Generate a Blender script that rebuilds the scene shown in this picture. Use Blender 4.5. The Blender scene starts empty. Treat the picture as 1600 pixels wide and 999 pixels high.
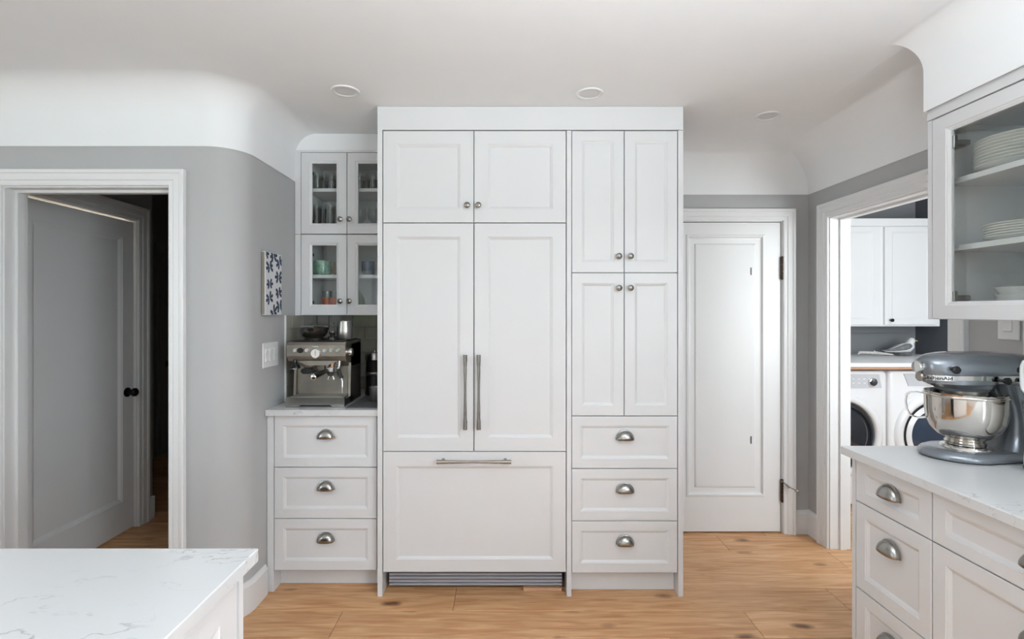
import bpy, bmesh, math, random
from mathutils import Vector, Matrix, noise
random.seed(7)
PI = math.pi
sc = bpy.context.scene
COL = sc.collection

# ------------------------------------------------------------------ camera
CAM_Z = 1.416
cam_d = bpy.data.cameras.new('camera'); cam = bpy.data.objects.new('camera', cam_d); COL.objects.link(cam)
cam.location = (0, 0, CAM_Z); cam.rotation_euler = (PI / 2, 0, 0)
cam_d.sensor_fit = 'HORIZONTAL'; cam_d.sensor_width = 36; cam_d.lens = 18          # 800 px focal length at 1600 px
cam_d.shift_x = 13 / 1600; cam_d.shift_y = -13.5 / 1600; cam_d.clip_start = 0.02
sc.camera = cam

# ------------------------------------------------------------------ world and daylight
w = bpy.data.worlds.new('sky'); sc.world = w; w.use_nodes = True
bg = w.node_tree.nodes['Background']; bg.inputs[0].default_value = (0.90, 0.95, 1.0, 1); bg.inputs[1].default_value = 1.8
def area(name, loc, rot, sx, sy, power=0, portal=False, col=(1, 1, 1)):
    d = bpy.data.lights.new(name, 'AREA'); d.shape = 'RECTANGLE'; d.size = sx; d.size_y = sy
    d.energy = power; d.color = col
    if portal: d.cycles.is_portal = True
    o = bpy.data.objects.new(name, d); COL.objects.link(o); o.location = loc; o.rotation_euler = rot
    return o
area('daylight_rear_window', (0.55, -2.72, 1.45), (PI / 2, 0, 0), 2.2, 1.3, 10, col=(0.84, 0.93, 1.0))
area('daylight_side_window', (1.90, -1.00, 1.62), (PI / 2, 0, PI / 2), 1.6, 0.9, 82, col=(0.855, 0.938, 1.0))
area('daylight_laundry_window', (2.85, 1.63, 1.5), (PI / 2, 0, 0), 0.9, 1.1, 46, col=(0.90, 0.96, 1.0))
area('added_left_fill', (-3.56, -0.6, 1.5), (PI / 2, 0, -PI / 2), 1.8, 1.3, 30, col=(0.85, 0.935, 1.0))  # unseen fill light added on the left for the faces turned that way
area('daylight_portal', (-2.2, -2.80, 1.45), (PI / 2, 0, 0), 1.4, 1.4, 1, True)
sun = bpy.data.lights.new('sun', 'SUN'); sun.energy = 6; sun.angle = 0.01; suno = bpy.data.objects.new('sun', sun); COL.objects.link(suno)
suno.rotation_euler = (math.radians(-48), 0, math.radians(12))                # from over the house: lights the garden, not the room
sc.view_settings.view_transform = 'Standard'; sc.view_settings.look = 'None'
sc.view_settings.exposure = -0.20; sc.view_settings.gamma = 1.0; sc.view_settings.use_curve_mapping = False

# ------------------------------------------------------------------ helpers: materials
def lin(c):
    return tuple((x / 255 / 12.92) if x / 255 <= 0.04045 else ((x / 255 + 0.055) / 1.055) ** 2.4 for x in c)
def nodes(name):
    m = bpy.data.materials.new(name); m.use_nodes = True
    return m, m.node_tree, m.node_tree.nodes, m.node_tree.links, m.node_tree.nodes['Principled BSDF']
def paint(name, rgb, rough=0.5, metal=0.0, var=0.02, scale=6.0, bump=0.0, bscale=200, spec=0.5, coat=0.0):
    m, t, n, l, p = nodes(name)
    tc = n.new('ShaderNodeTexCoord'); nz = n.new('ShaderNodeTexNoise'); nz.inputs['Scale'].default_value = scale
    nz.inputs['Detail'].default_value = 3
    l.new(tc.outputs['Object'], nz.inputs['Vector'])
    r = n.new('ShaderNodeValToRGB'); c = lin(rgb)
    r.color_ramp.elements[0].position = 0.3; r.color_ramp.elements[1].position = 0.7
    r.color_ramp.elements[0].color = (*[x * (1 - var) for x in c], 1)
    r.color_ramp.elements[1].color = (*[min(1, x * (1 + var)) for x in c], 1)
    l.new(nz.outputs['Fac'], r.inputs[0]); l.new(r.outputs[0], p.inputs['Base Color'])
    p.inputs['Roughness'].default_value = rough; p.inputs['Metallic'].default_value = metal
    p.inputs['Specular IOR Level'].default_value = spec; p.inputs['Coat Weight'].default_value = coat
    if bump:
        n2 = n.new('ShaderNodeTexNoise'); n2.inputs['Scale'].default_value = bscale
        l.new(tc.outputs['Object'], n2.inputs['Vector'])
        b = n.new('ShaderNodeBump'); b.inputs['Strength'].default_value = bump; b.inputs['Distance'].default_value = 0.002
        l.new(n2.outputs['Fac'], b.inputs['Height']); l.new(b.outputs[0], p.inputs['Normal'])
    return m
def thin_glass(name, tint, ior=1.5, rough=0.0):
    m, t, n, l, p = nodes(name); n.remove(p)
    tr = n.new('ShaderNodeBsdfTransparent'); tr.inputs[0].default_value = (*tint, 1)
    gl = n.new('ShaderNodeBsdfGlossy'); gl.inputs['Roughness'].default_value = rough
    lw = n.new('ShaderNodeLayerWeight'); pw = n.new('ShaderNodeMath'); pw.operation = 'POWER'; pw.inputs[1].default_value = 5
    l.new(lw.outputs['Facing'], pw.inputs[0]); f0 = ((ior - 1) / (ior + 1)) ** 2
    fr = n.new('ShaderNodeMath'); fr.operation = 'MULTIPLY_ADD'; fr.inputs[1].default_value = 1 - f0; fr.inputs[2].default_value = f0; l.new(pw.outputs[0], fr.inputs[0])
    mx = n.new('ShaderNodeMixShader'); l.new(fr.outputs[0], mx.inputs[0]); l.new(tr.outputs[0], mx.inputs[1]); l.new(gl.outputs[0], mx.inputs[2])
    l.new(mx.outputs[0], n['Material Output'].inputs[0])
    return m
def oak():
    m, t, n, l, p = nodes('oak')
    tc = n.new('ShaderNodeTexCoord'); oi = n.new('ShaderNodeObjectInfo')
    add = n.new('ShaderNodeVectorMath'); add.operation = 'ADD'
    sc_ = n.new('ShaderNodeVectorMath'); sc_.operation = 'SCALE'; sc_.inputs[0].default_value = (17, 31, 5)
    l.new(oi.outputs['Random'], sc_.inputs['Scale']); l.new(tc.outputs['Object'], add.inputs[0]); l.new(sc_.outputs[0], add.inputs[1])
    mp = n.new('ShaderNodeMapping'); mp.inputs['Scale'].default_value = (1.6, 16, 16); l.new(add.outputs[0], mp.inputs[0])
    g1 = n.new('ShaderNodeTexNoise'); g1.inputs['Scale'].default_value = 2.2; g1.inputs['Detail'].default_value = 8; g1.inputs['Distortion'].default_value = 0.8
    l.new(mp.outputs[0], g1.inputs['Vector'])
    mp2 = n.new('ShaderNodeMapping'); mp2.inputs['Scale'].default_value = (3, 90, 90); l.new(add.outputs[0], mp2.inputs[0])
    g2 = n.new('ShaderNodeTexNoise'); g2.inputs['Scale'].default_value = 2.0; g2.inputs['Detail'].default_value = 4; l.new(mp2.outputs[0], g2.inputs['Vector'])
    r1 = n.new('ShaderNodeValToRGB'); e = r1.color_ramp.elements
    e[0].position = 0.30; e[0].color = (*lin((196, 140, 92)), 1); e[1].position = 0.70; e[1].color = (*lin((236, 192, 146)), 1)
    l.new(g1.outputs['Fac'], r1.inputs[0])
    r2 = n.new('ShaderNodeValToRGB'); e = r2.color_ramp.elements
    e[0].position = 0.25; e[0].color = (0.87, 0.84, 0.81, 1); e[1].position = 0.6; e[1].color = (1, 1, 1, 1)
    l.new(g2.outputs['Fac'], r2.inputs[0])
    mu = n.new('ShaderNodeMix'); mu.data_type = 'RGBA'; mu.blend_type = 'MULTIPLY'; mu.inputs[0].default_value = 1.0
    l.new(r1.outputs[0], mu.inputs[6]); l.new(r2.outputs[0], mu.inputs[7])
    # board to board tone
    rt = n.new('ShaderNodeValToRGB'); e = rt.color_ramp.elements
    e[0].color = (0.82, 0.77, 0.72, 1); e[1].color = (1.06, 1.06, 1.06, 1); l.new(oi.outputs['Random'], rt.inputs[0])
    mu2 = n.new('ShaderNodeMix'); mu2.data_type = 'RGBA'; mu2.blend_type = 'MULTIPLY'; mu2.inputs[0].default_value = 1.0
    l.new(mu.outputs[2], mu2.inputs[6]); l.new(rt.outputs[0], mu2.inputs[7])
    # sparse knots
    mk = n.new('ShaderNodeMapping'); mk.inputs['Scale'].default_value = (2.8, 6.0, 0.01); l.new(add.outputs[0], mk.inputs[0])
    dn = n.new('ShaderNodeTexNoise'); dn.inputs['Scale'].default_value = 14; l.new(add.outputs[0], dn.inputs['Vector'])
    dm = n.new('ShaderNodeVectorMath'); dm.operation = 'MULTIPLY_ADD'; dm.inputs[1].default_value = (0.12, 0.12, 0.12)
    l.new(dn.outputs['Color'], dm.inputs[0]); l.new(mk.outputs[0], dm.inputs[2])
    vo = n.new('ShaderNodeTexVoronoi'); vo.inputs['Scale'].default_value = 1.0; vo.inputs['Randomness'].default_value = 1.0; l.new(dm.outputs[0], vo.inputs['Vector'])
    rk = n.new('ShaderNodeValToRGB'); e = rk.color_ramp.elements
    e[0].position = 0.05; e[0].color = (0.14, 0.08, 0.05, 1); e[1].position = 0.17; e[1].color = (1, 1, 1, 1)
    l.new(vo.outputs['Distance'], rk.inputs[0])
    mu3 = n.new('ShaderNodeMix'); mu3.data_type = 'RGBA'; mu3.blend_type = 'MULTIPLY'; mu3.inputs[0].default_value = 0.9
    l.new(mu2.outputs[2], mu3.inputs[6]); l.new(rk.outputs[0], mu3.inputs[7])
    l.new(mu3.outputs[2], p.inputs['Base Color'])
    p.inputs['Roughness'].default_value = 0.42
    b = n.new('ShaderNodeBump'); b.inputs['Strength'].default_value = 0.12; b.inputs['Distance'].default_value = 0.001
    l.new(g2.outputs['Fac'], b.inputs['Height']); l.new(b.outputs[0], p.inputs['Normal'])
    return m
def quartz():
    m, t, n, l, p = nodes('quartz')
    tc = n.new('ShaderNodeTexCoord')
    mp = n.new('ShaderNodeMapping'); mp.inputs['Rotation'].default_value = (0, 0, 0.25); mp.inputs['Scale'].default_value = (0.75, 1.5, 1.2)
    l.new(tc.outputs['Object'], mp.inputs[0])
    d = n.new('ShaderNodeTexNoise'); d.inputs['Scale'].default_value = 9; d.inputs['Detail'].default_value = 9; l.new(mp.outputs[0], d.inputs['Vector'])
    ma = n.new('ShaderNodeVectorMath'); ma.operation = 'MULTIPLY_ADD'; ma.inputs[1].default_value = (0.35, 0.35, 0.35)
    l.new(d.outputs['Color'], ma.inputs[0]); l.new(mp.outputs[0], ma.inputs[2])
    v = n.new('ShaderNodeTexNoise'); v.inputs['Scale'].default_value = 5.5; v.inputs['Detail'].default_value = 2; l.new(ma.outputs[0], v.inputs['Vector'])
    r = n.new('ShaderNodeValToRGB'); e = r.color_ramp.elements
    e[0].position = 0.488; e[0].color = (0, 0, 0, 1); e[1].position = 0.512; e[1].color = (0, 0, 0, 1)
    x = r.color_ramp.elements.new(0.5); x.color = (1, 1, 1, 1)
    l.new(v.outputs['Fac'], r.inputs[0])
    k = n.new('ShaderNodeTexNoise'); k.inputs['Scale'].default_value = 5; k.inputs['Detail'].default_value = 3; l.new(mp.outputs[0], k.inputs['Vector'])
    rk = n.new('ShaderNodeValToRGB'); rk.color_ramp.elements[0].position = 0.46; rk.color_ramp.elements[1].position = 0.72; l.new(k.outputs['Fac'], rk.inputs[0])
    mm = n.new('ShaderNodeMath'); mm.operation = 'MULTIPLY'; l.new(r.outputs[0], mm.inputs[0]); l.new(rk.outputs[0], mm.inputs[1])
    c = n.new('ShaderNodeMix'); c.data_type = 'RGBA'; c.inputs[6].default_value = (*lin((214, 214, 214)), 1); c.inputs[7].default_value = (*lin((150, 150, 151)), 1)
    l.new(mm.outputs[0], c.inputs[0]); l.new(c.outputs[2], p.inputs['Base Color'])
    p.inputs['Roughness'].default_value = 0.22
    return m

M = {
 'cab': paint('cabinet_paint', (223, 223, 224), 0.38, var=0.006, bump=0.02, bscale=60),
 'trim': paint('trim_paint', (233, 233, 233), 0.35, var=0.006),
 'ceil': paint('ceiling_paint', (244, 245, 246), 0.85, var=0.008, bump=0.05, bscale=90),
 'wall': paint('grey_wall_paint', (184, 184, 184), 0.7, var=0.012, bump=0.06, bscale=120),
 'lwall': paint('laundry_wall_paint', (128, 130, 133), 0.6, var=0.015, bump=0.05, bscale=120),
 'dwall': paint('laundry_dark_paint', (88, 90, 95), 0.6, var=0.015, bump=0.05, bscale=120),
 'hall': paint('hall_wall_paint', (150, 148, 145), 0.75, var=0.015, bump=0.05, bscale=120),
 'oak': oak(), 'quartz': quartz(),
 'subfloor': paint('subfloor', (90, 62, 42), 0.8, var=0.1),
 'steel': paint('brushed_steel', (176, 174, 170), 0.28, 1.0, var=0.05, scale=30, bump=0.03, bscale=300),
 'steel_dark': paint('warm_steel', (168, 162, 153), 0.34, 1.0, var=0.06, scale=18, bump=0.03, bscale=200),
 'chrome': paint('chrome', (210, 209, 207), 0.10, 1.0, var=0.02),
 'bowl': paint('polished_bowl_steel', (205, 200, 193), 0.10, 1.0, var=0.04, scale=10, bump=0.02, bscale=40),
 'nickel': paint('satin_nickel', (160, 158, 154), 0.26, 1.0, var=0.04, scale=40),
 'black': paint('black_plastic', (20, 20, 21), 0.35, var=0.1),
 'black_metal': paint('black_metal', (22, 22, 23), 0.4, 0.6, var=0.1),
 'dark': paint('dark_void', (40, 40, 42), 0.8, var=0.05),
 'grille': paint('grille_grey', (176, 177, 186), 0.4, 0.2, var=0.05),
 'smoke': paint('smoky_hopper', (38, 36, 34), 0.12, var=0.1, coat=0.5),
 'glass': thin_glass('cabinet_glass', (0.965, 0.98, 0.972), 1.5),
 'tumbler': thin_glass('drinking_glass', (0.93, 0.96, 0.95), 1.5),
 'winglass': thin_glass('window_glass', (0.97, 0.98, 0.98), 1.3),
 'tile': paint('glazed_taupe_tile', (166, 162, 150), 0.10, var=0.08, scale=12, bump=0.25, bscale=14, coat=0.5),
 'grout': paint('grout', (188, 185, 178), 0.9, var=0.04),
 'whitetile': paint('white_glazed_tile', (222, 222, 220), 0.12, var=0.03, bump=0.1, bscale=14, coat=0.4),
 'plastic': paint('white_plastic', (236, 236, 236), 0.35, var=0.006),
 'china': paint('white_china', (236, 235, 231), 0.18, var=0.01, coat=0.3),
 'mixer': paint('silver_blue_enamel', (126, 131, 138), 0.27, 0.55, var=0.04, scale=500, coat=0.6),
 'green': paint('green_crackle_glaze', (112, 150, 132), 0.2, var=0.35, scale=45, coat=0.5),
 'navy': paint('navy_glaze', (22, 58, 92), 0.2, var=0.25, scale=25, coat=0.5),
 'sand': paint('patterned_stoneware', (150, 122, 84), 0.35, var=0.55, scale=70),
 'amber': paint('amber_print', (196, 92, 46), 0.25, var=0.2, scale=60),
 'terra': paint('terracotta', (152, 98, 78), 0.6, var=0.12, scale=20),
 'canvas': paint('canvas_white', (222, 222, 224), 0.85, var=0.03, bump=0.2, bscale=500),
 'canvas_edge': paint('canvas_edge', (142, 134, 124), 0.85, var=0.1),
 'ink': paint('blue_black_ink', (62, 74, 92), 0.85, var=0.35, scale=60),
 'bronze': paint('aged_hinge', (74, 64, 58), 0.4, 0.8, var=0.25, scale=60),
 'washer': paint('washer_enamel', (236, 236, 237), 0.22, var=0.006, coat=0.3),
 'washpanel': paint('washer_panel', (200, 202, 206), 0.3, var=0.02),
 'drumglass': paint('washer_glass', (46, 48, 52), 0.08, var=0.1, coat=0.8),
 'blueglass': paint('slate_blue_glass', (58, 68, 84), 0.12, var=0.08, coat=0.6),
 'ply': paint('plywood_edge', (192, 150, 118), 0.6, var=0.08, scale=20),
 'white_feather': paint('white_feather', (232, 232, 230), 0.8, var=0.03),
 'grey_feather': paint('grey_feather', (122, 124, 126), 0.8, var=0.2, scale=40),
 'beak': paint('yellow_beak', (196, 176, 96), 0.5, var=0.05),
 'rock': paint('grey_rock', (104, 104, 106), 0.9, var=0.3, scale=30, bump=0.6, bscale=30),
 'driftwood': paint('pale_driftwood', (196, 194, 190), 0.9, var=0.12, scale=30, bump=0.4, bscale=60),
 'mat': paint('dark_ribbed_mat', (92, 92, 94), 0.6, var=0.08),
 'lens': paint('frosted_lens', (226, 226, 226), 0.6, var=0.01),
 'grass': paint('garden_grass', (86, 110, 62), 0.9, var=0.3, scale=3),
 'leaf': paint('hedge_leaf', (92, 124, 66), 0.7, var=0.45, scale=5, bump=1.0, bscale=6),
 'outwall': paint('outside_render', (150, 150, 150), 0.9, var=0.02),
}

# ------------------------------------------------------------------ helpers: geometry
class MB:
    def __init__(s): s.v = []; s.f = []
    def raw(s, vs, fs):
        k = len(s.v); s.v += [tuple(p) for p in vs]; s.f += [tuple(i + k for i in f) for f in fs]; return s
    def box(s, x0, x1, y0, y1, z0, z1, b=0.0, seg=1):
        if b <= 0:
            return s.raw([(x0, y0, z0), (x1, y0, z0), (x1, y1, z0), (x0, y1, z0), (x0, y0, z1), (x1, y0, z1), (x1, y1, z1), (x0, y1, z1)],
                         [(3, 2, 1, 0), (4, 5, 6, 7), (0, 1, 5, 4), (1, 2, 6, 5), (2, 3, 7, 6), (3, 0, 4, 7)])
        bm = bmesh.new(); bmesh.ops.create_cube(bm, size=1)
        for v in bm.verts:
            v.co = Vector(((x0 + x1) / 2 + v.co.x * (x1 - x0), (y0 + y1) / 2 + v.co.y * (y1 - y0), (z0 + z1) / 2 + v.co.z * (z1 - z0)))
        bmesh.ops.bevel(bm, geom=list(bm.edges), offset=b, segments=seg, affect='EDGES', profile=0.5)
        bm.verts.index_update()
        s.raw([v.co for v in bm.verts], [[v.index for v in f.verts] for f in bm.faces]); bm.free(); return s
    def loft(s, rings, cap0=True, cap1=True, close=True):
        k = len(s.v); n = len(rings[0])
        for r in rings: s.v += [tuple(p) for p in r]
        for i in range(len(rings) - 1):
            for j in range(n if close else n - 1):
                a = k + i * n + j; b = k + i * n + (j + 1) % n
                s.f.append((a, b, b + n, a + n))
        if cap0: s.f.append(tuple(k + j for j in reversed(range(n))))
        if cap1: s.f.append(tuple(k + (len(rings) - 1) * n + j for j in range(n)))
        return s
    def lathe(s, prof, c=(0, 0, 0), seg=24, axis='z', cap=True, a0=0.0):
        rings = []
        for r, h in prof:
            ring = []
            for j in range(seg):
                a = a0 + 2 * PI * j / seg; x, y = r * math.cos(a), r * math.sin(a)
                q = {'z': (x, y, h), 'y': (x, -h, y), 'x': (-h, -x, y)}[axis]     # y: outward is -Y ; x: outward is -X
                ring.append((c[0] + q[0], c[1] + q[1], c[2] + q[2]))
            rings.append(ring)
        return s.loft(rings, cap, cap)
    def tube(s, pts, r, seg=8, cap=True):
        pts = [Vector(p) for p in pts]; rings = []; up = None
        for i, p in enumerate(pts):
            d = (pts[min(i + 1, len(pts) - 1)] - pts[max(i - 1, 0)]).normalized()
            if up is None: up = Vector((0, 0, 1)) if abs(d.z) < 0.9 else Vector((1, 0, 0))
            a = d.cross(up).normalized(); up = a.cross(d).normalized()
            rr = r[i] if isinstance(r, (list, tuple)) else r
            rings.append([p + (a * math.cos(t) + up * math.sin(t)) * rr for t in [2 * PI * j / seg for j in range(seg)]])
        return s.loft(rings, cap, cap)
    def prism(s, poly, a0, a1, axis='z'):
        def q(u, v, a): return {'z': (u, v, a), 'y': (u, a, v), 'x': (a, u, v)}[axis]
        return s.loft([[q(u, v, a0) for u, v in poly], [q(u, v, a1) for u, v in poly]])
    def mesh(s, name, mat, smooth=None):
        me = bpy.data.meshes.new(name); me.from_pydata(s.v, [], s.f)
        bm = bmesh.new(); bm.from_mesh(me); bmesh.ops.recalc_face_normals(bm, faces=bm.faces); bm.to_mesh(me); bm.free()
        if mat: me.materials.append(M[mat])
        if smooth:
            for p in me.polygons: p.use_smooth = True
            me.set_sharp_from_angle(angle=math.radians(smooth))
        return me
    def build(s, name, mat, parent=None, smooth=None, loc=(0, 0, 0), rz=0):
        return put(name, s.mesh(name, mat, smooth), parent, loc, rz)
def put(name, me, parent=None, loc=(0, 0, 0), rz=0):
    o = bpy.data.objects.new(name, me); COL.objects.link(o); o.parent = parent; o.location = loc; o.rotation_euler = (0, 0, rz); return o
def tag(o, label, cat, group=None):
    o['label'] = label; o['category'] = cat
    if group: o['group'] = group
    return o
def thing(name, label, cat, loc=(0, 0, 0), rz=0, group=None):
    return tag(put(name, None, None, loc, rz), label, cat, group)
def struct(o): o['kind'] = 'structure'; return o
def solid(o, t, off=-1):
    m = o.modifiers.new('thickness', 'SOLIDIFY'); m.thickness = t; m.offset = off; return o
def superell(cx, cy, hx, hy, n=2.6, seg=32):
    out = []
    for j in range(seg):
        a = 2 * PI * j / seg; c, s_ = math.cos(a), math.sin(a)
        out.append((cx + hx * math.copysign(abs(c) ** (2 / n), c), cy + hy * math.copysign(abs(s_) ** (2 / n), s_)))
    return out

# shaker front: x 0..w, z 0..h, face at y=0, back at y=th
_cache = {}
def panel(w, h, th=0.020, st=0.05, rt=None, rb=None, mat='cab', glass=False, bev=0.014, rec=0.0085):
    rt = st if rt is None else rt; rb = st if rb is None else rb
    key = tuple(round(x, 4) for x in (w, h, th, st, rt, rb, bev, rec)) + (mat, glass)
    if key in _cache: return _cache[key]
    def ring(e, d, inner):
        l, t, b = (st + e, rt + e, rb + e) if inner else (e, e, e)
        return [(l, d, b), (w - l, d, b), (w - l, d, h - t), (l, d, h - t)]
    R = [ring(0, th, 0), ring(0, 0.0014, 0), ring(0.0014, 0, 0), ring(0, 0, 1), ring(0.0015, 0.0022, 1), ring(bev * 0.35, 0.003, 1), ring(bev, rec, 1)]
    mb = MB()
    if glass:
        R += [ring(bev, th, 1), R[0]]; mb.loft(R, False, False)
    else: mb.loft(R, True, True)
    _cache[key] = mb.mesh('door', mat); return _cache[key]
def knob_mesh():
    return MB().lathe([(0.0, 0.0), (0.0095, 0.0), (0.0095, 0.002), (0.0055, 0.004), (0.005, 0.012), (0.010, 0.015), (0.0150, 0.018), (0.0158, 0.0205), (0.0145, 0.0235), (0.0135, 0.0238), (0.0125, 0.0228), (0.0115, 0.0236), (0.007, 0.0262), (0, 0.0268)], seg=24, axis='y', cap=False).mesh('knob', 'nickel', 50)
KNOB = knob_mesh()
def cup_mesh():
    mb = MB(); a, h, d = 0.0425, 0.043, 0.026; rings = []
    prof = [(1.06, 0.0), (1.06, 0.0025), (1.0, 0.0035)]
    for k in range(13):
        phi = PI * k / 12; c, s_ = math.cos(phi), math.sin(phi); ring = []
        for m_, dd in prof: ring.append((a * m_ * c, -dd, h * m_ * s_))
        for q in range(1, 9):
            ps = PI / 2 * q / 8
            ring.append((a * c * (1 - 0.02 * q / 8), -0.0035 - d * math.sin(ps) * (max(s_, 0) ** 0.55), h * s_ * math.cos(ps) ** 0.85 if q < 8 else 0.0))
        rings.append(ring)
    mb.loft(rings, False, False, close=False)
    return mb.mesh('cup_pull', 'nickel', 60)
CUP = cup_mesh()
def cup(parent, x, z):
    o = put('cup_pull', CUP, parent, (x, 0, z)); solid(o, 0.002, 0); return o
def bar_mesh(L):
    mb = MB(); pr = []
    for k in range(25):
        t = k / 24 * 2 - 1; at = abs(t)
        r = 0.0062 + 0.0046 * at ** 1.5
        if 0.64 < at < 0.69: r -= 0.0010
        pr.append((r, t * L / 2))
    mb.lathe([(0, -L / 2)] + pr + [(0, L / 2)], c=(0, -0.036, 0), seg=16, cap=False)
    for s_ in (-1, 1): mb.lathe([(0.009, 0), (0.0075, 0.006), (0.0065, 0.03), (0.006, 0.036)], c=(0, 0, s_ * L * 0.42), seg=12, axis='y')
    return mb.mesh('bar_handle', 'nickel', 40)
BAR = bar_mesh(0.366)

# ------------------------------------------------------------------ SETTING
YB = 3.259; XR = 1.94; XL = -1.195; YD = 2.299; ZC = 2.43; ZP = 2.155; YREAR = -2.75; XFAR = -3.6
# floor: subfloor with boards
fl = struct(MB().box(-3.8, 3.8, -2.95, 7.2, -0.10, -0.018).build('floor', 'subfloor'))
fl['label'] = 'wide-plank knotty oak floor'
ends = {0: [-3.0, -1.15, 0.72, 2.6], 1: [-2.6, -0.758, 1.13, 2.95], 2: [-2.15, -0.24, 1.64, 3.3], 3: [-3.1, -1.2, 0.7, 2.55], 4: [-2.5, -0.6, 1.9], 5: [-2.7, -0.45, 1.336, 3.1]}
for r in range(-26, 23):
    y0 = 2.216 + 0.2 * (r - 1); y1 = y0 + 0.2
    if y0 < -2.9 or y1 > 7.1: continue
    es = ends.get(r) or [-3.75 + (0.37 * r * 5 % 1.9) + 1.9 * k for k in range(1, 4)]
    xs = [-3.75] + [e for e in es if -3.5 < e < 3.6] + [3.75]
    for a, b in zip(xs, xs[1:]):
        L = b - a; hx = L / 2 - 0.0009; hy = 0.1 - 0.0009; c = 0.0016
        mb = MB().loft([[(-hx, -hy, -0.018), (hx, -hy, -0.018), (hx, hy, -0.018), (-hx, hy, -0.018)], [(-hx, -hy, -c), (hx, -hy, -c), (hx, hy, -c), (-hx, hy, -c)],
                        [(-hx + c, -hy + c, 0), (hx - c, -hy + c, 0), (hx - c, hy - c, 0), (-hx + c, hy - c, 0)]])
        mb.build('plank', 'oak', fl, loc=((a + b) / 2, (y0 + y1) / 2, 0))

# left wall: door wall, rounded corner and short return
OX0, OX1, OH = -2.258, -1.485, 1.988            # doorway to the hall
arc = [(-1.345 + 0.15 * math.sin(t), 2.449 - 0.15 * math.cos(t)) for t in [PI / 2 * k / 12 for k in range(13)]]
mb = MB()
mb.box(XFAR, OX0, YD, 2.41, 0, 2.6).box(OX0, OX1, YD, 2.41, OH, 2.6)
mb.prism([(OX1, YD)] + arc + [(XL, YB), (XL - 0.11, YB), (XL - 0.11, 2.41), (OX1, 2.41)], 0, 2.6)
wl = struct(mb.build('wall_left', 'wall', smooth=40)); wl['label'] = 'grey wall with doorway, rounded corner and short return'
# back wall, right wall with laundry doorway, rear and far left walls
wb = struct(MB().box(XL - 0.11, 1.035, YB, YB + 0.11, 0, 2.6).box(1.035, 1.79, YB, YB + 0.11, 2.004, 2.6).box(1.79, XR + 0.12, YB, YB + 0.11, 0, 2.6).box(1.035, 1.79, YB + 0.06, YB + 0.11, 0, 2.004).build('wall_back', 'wall')); wb['label'] = 'grey back wall behind the cabinets and white door'
LY0, LY1, LH = 2.21, 3.06, 1.985              # laundry doorway in the right wall
WY0, WY1, WZ0, WZ1 = -1.85, -0.15, 1.12, 2.12    # window over the right counter
mb = MB().box(XR, XR + 0.12, LY1, YB, 0, 2.6).box(XR, XR + 0.12, LY0, LY1, LH, 2.6).box(XR, XR + 0.12, WY1, LY0, 0, 2.6)
mb.box(XR, XR + 0.12, WY0, WY1, 0, WZ0).box(XR, XR + 0.12, WY0, WY1, WZ1, 2.6).box(XR, XR + 0.12, YREAR, WY0, 0, 2.6)
wr = struct(mb.build('wall_right', 'wall')); wr['label'] = 'grey right wall with doorway to the laundry'
RW = [(-2.9, -1.5), (-0.6, 1.7)]; RZ = (0.75, 2.15)
mb = MB(); xs = [XFAR, *RW[0], *RW[1], XR + 0.12]
for k in (0, 2, 4): mb.box(xs[k], xs[k + 1], YREAR - 0.12, YREAR, 0, 2.6)
for a, b in RW: mb.box(a, b, YREAR - 0.12, YREAR, 0, RZ[0]).box(a, b, YREAR - 0.12, YREAR, RZ[1], 2.6)
struct(mb.build('wall_rear', 'ceil'))
struct(MB().box(XFAR - 0.12, XFAR, YREAR - 0.12, -1.6, 0, 2.6).box(XFAR - 0.12, XFAR, 0.4, 2.41, 0, 2.6).box(XFAR - 0.12, XFAR, -1.6, 0.4, 0, 0.8).box(XFAR - 0.12, XFAR, -1.6, 0.4, 2.2, 2.6).build('wall_far_left', 'ceil'))
# windows behind the camera
def window(n, loc, rz, w_, h_):
    f = MB(); t = 0.055
    f.box(0, w_, -0.02, 0.08, 0, t).box(0, w_, -0.02, 0.08, h_ - t, h_).box(0, t, -0.02, 0.08, t, h_ - t).box(w_ - t, w_, -0.02, 0.08, t, h_ - t)
    o = struct(f.build('window_%d' % n, 'trim', loc=loc, rz=rz))
    MB().box(w_ / 2 - 0.03, w_ / 2 + 0.03, 0.0, 0.05, t, h_ - t).build('mullion', 'trim', o)
    for a, b in ((t, w_ / 2 - 0.03), (w_ / 2 + 0.03, w_ - t)):
        MB().raw([(a, 0.025, t), (b, 0.025, t), (b, 0.025, h_ - t), (a, 0.025, h_ - t)], [(0, 1, 2, 3)]).build('pane', 'winglass', o)
    return o
window(1, (RW[1][1], YREAR - 0.02, RZ[0]), PI, RW[1][1] - RW[1][0], RZ[1] - RZ[0])
window(2, (RW[0][1], YREAR - 0.02, RZ[0]), PI, RW[0][1] - RW[0][0], RZ[1] - RZ[0])
window(5, (XFAR - 0.02, -1.6, 0.8), PI / 2, 2.0, 1.4)  # added window, unseen, that goes with the left fill light
window(3, (XR + 0.02, WY1, WZ0), -PI / 2, WY1 - WY0, WZ1 - WZ0)

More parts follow.
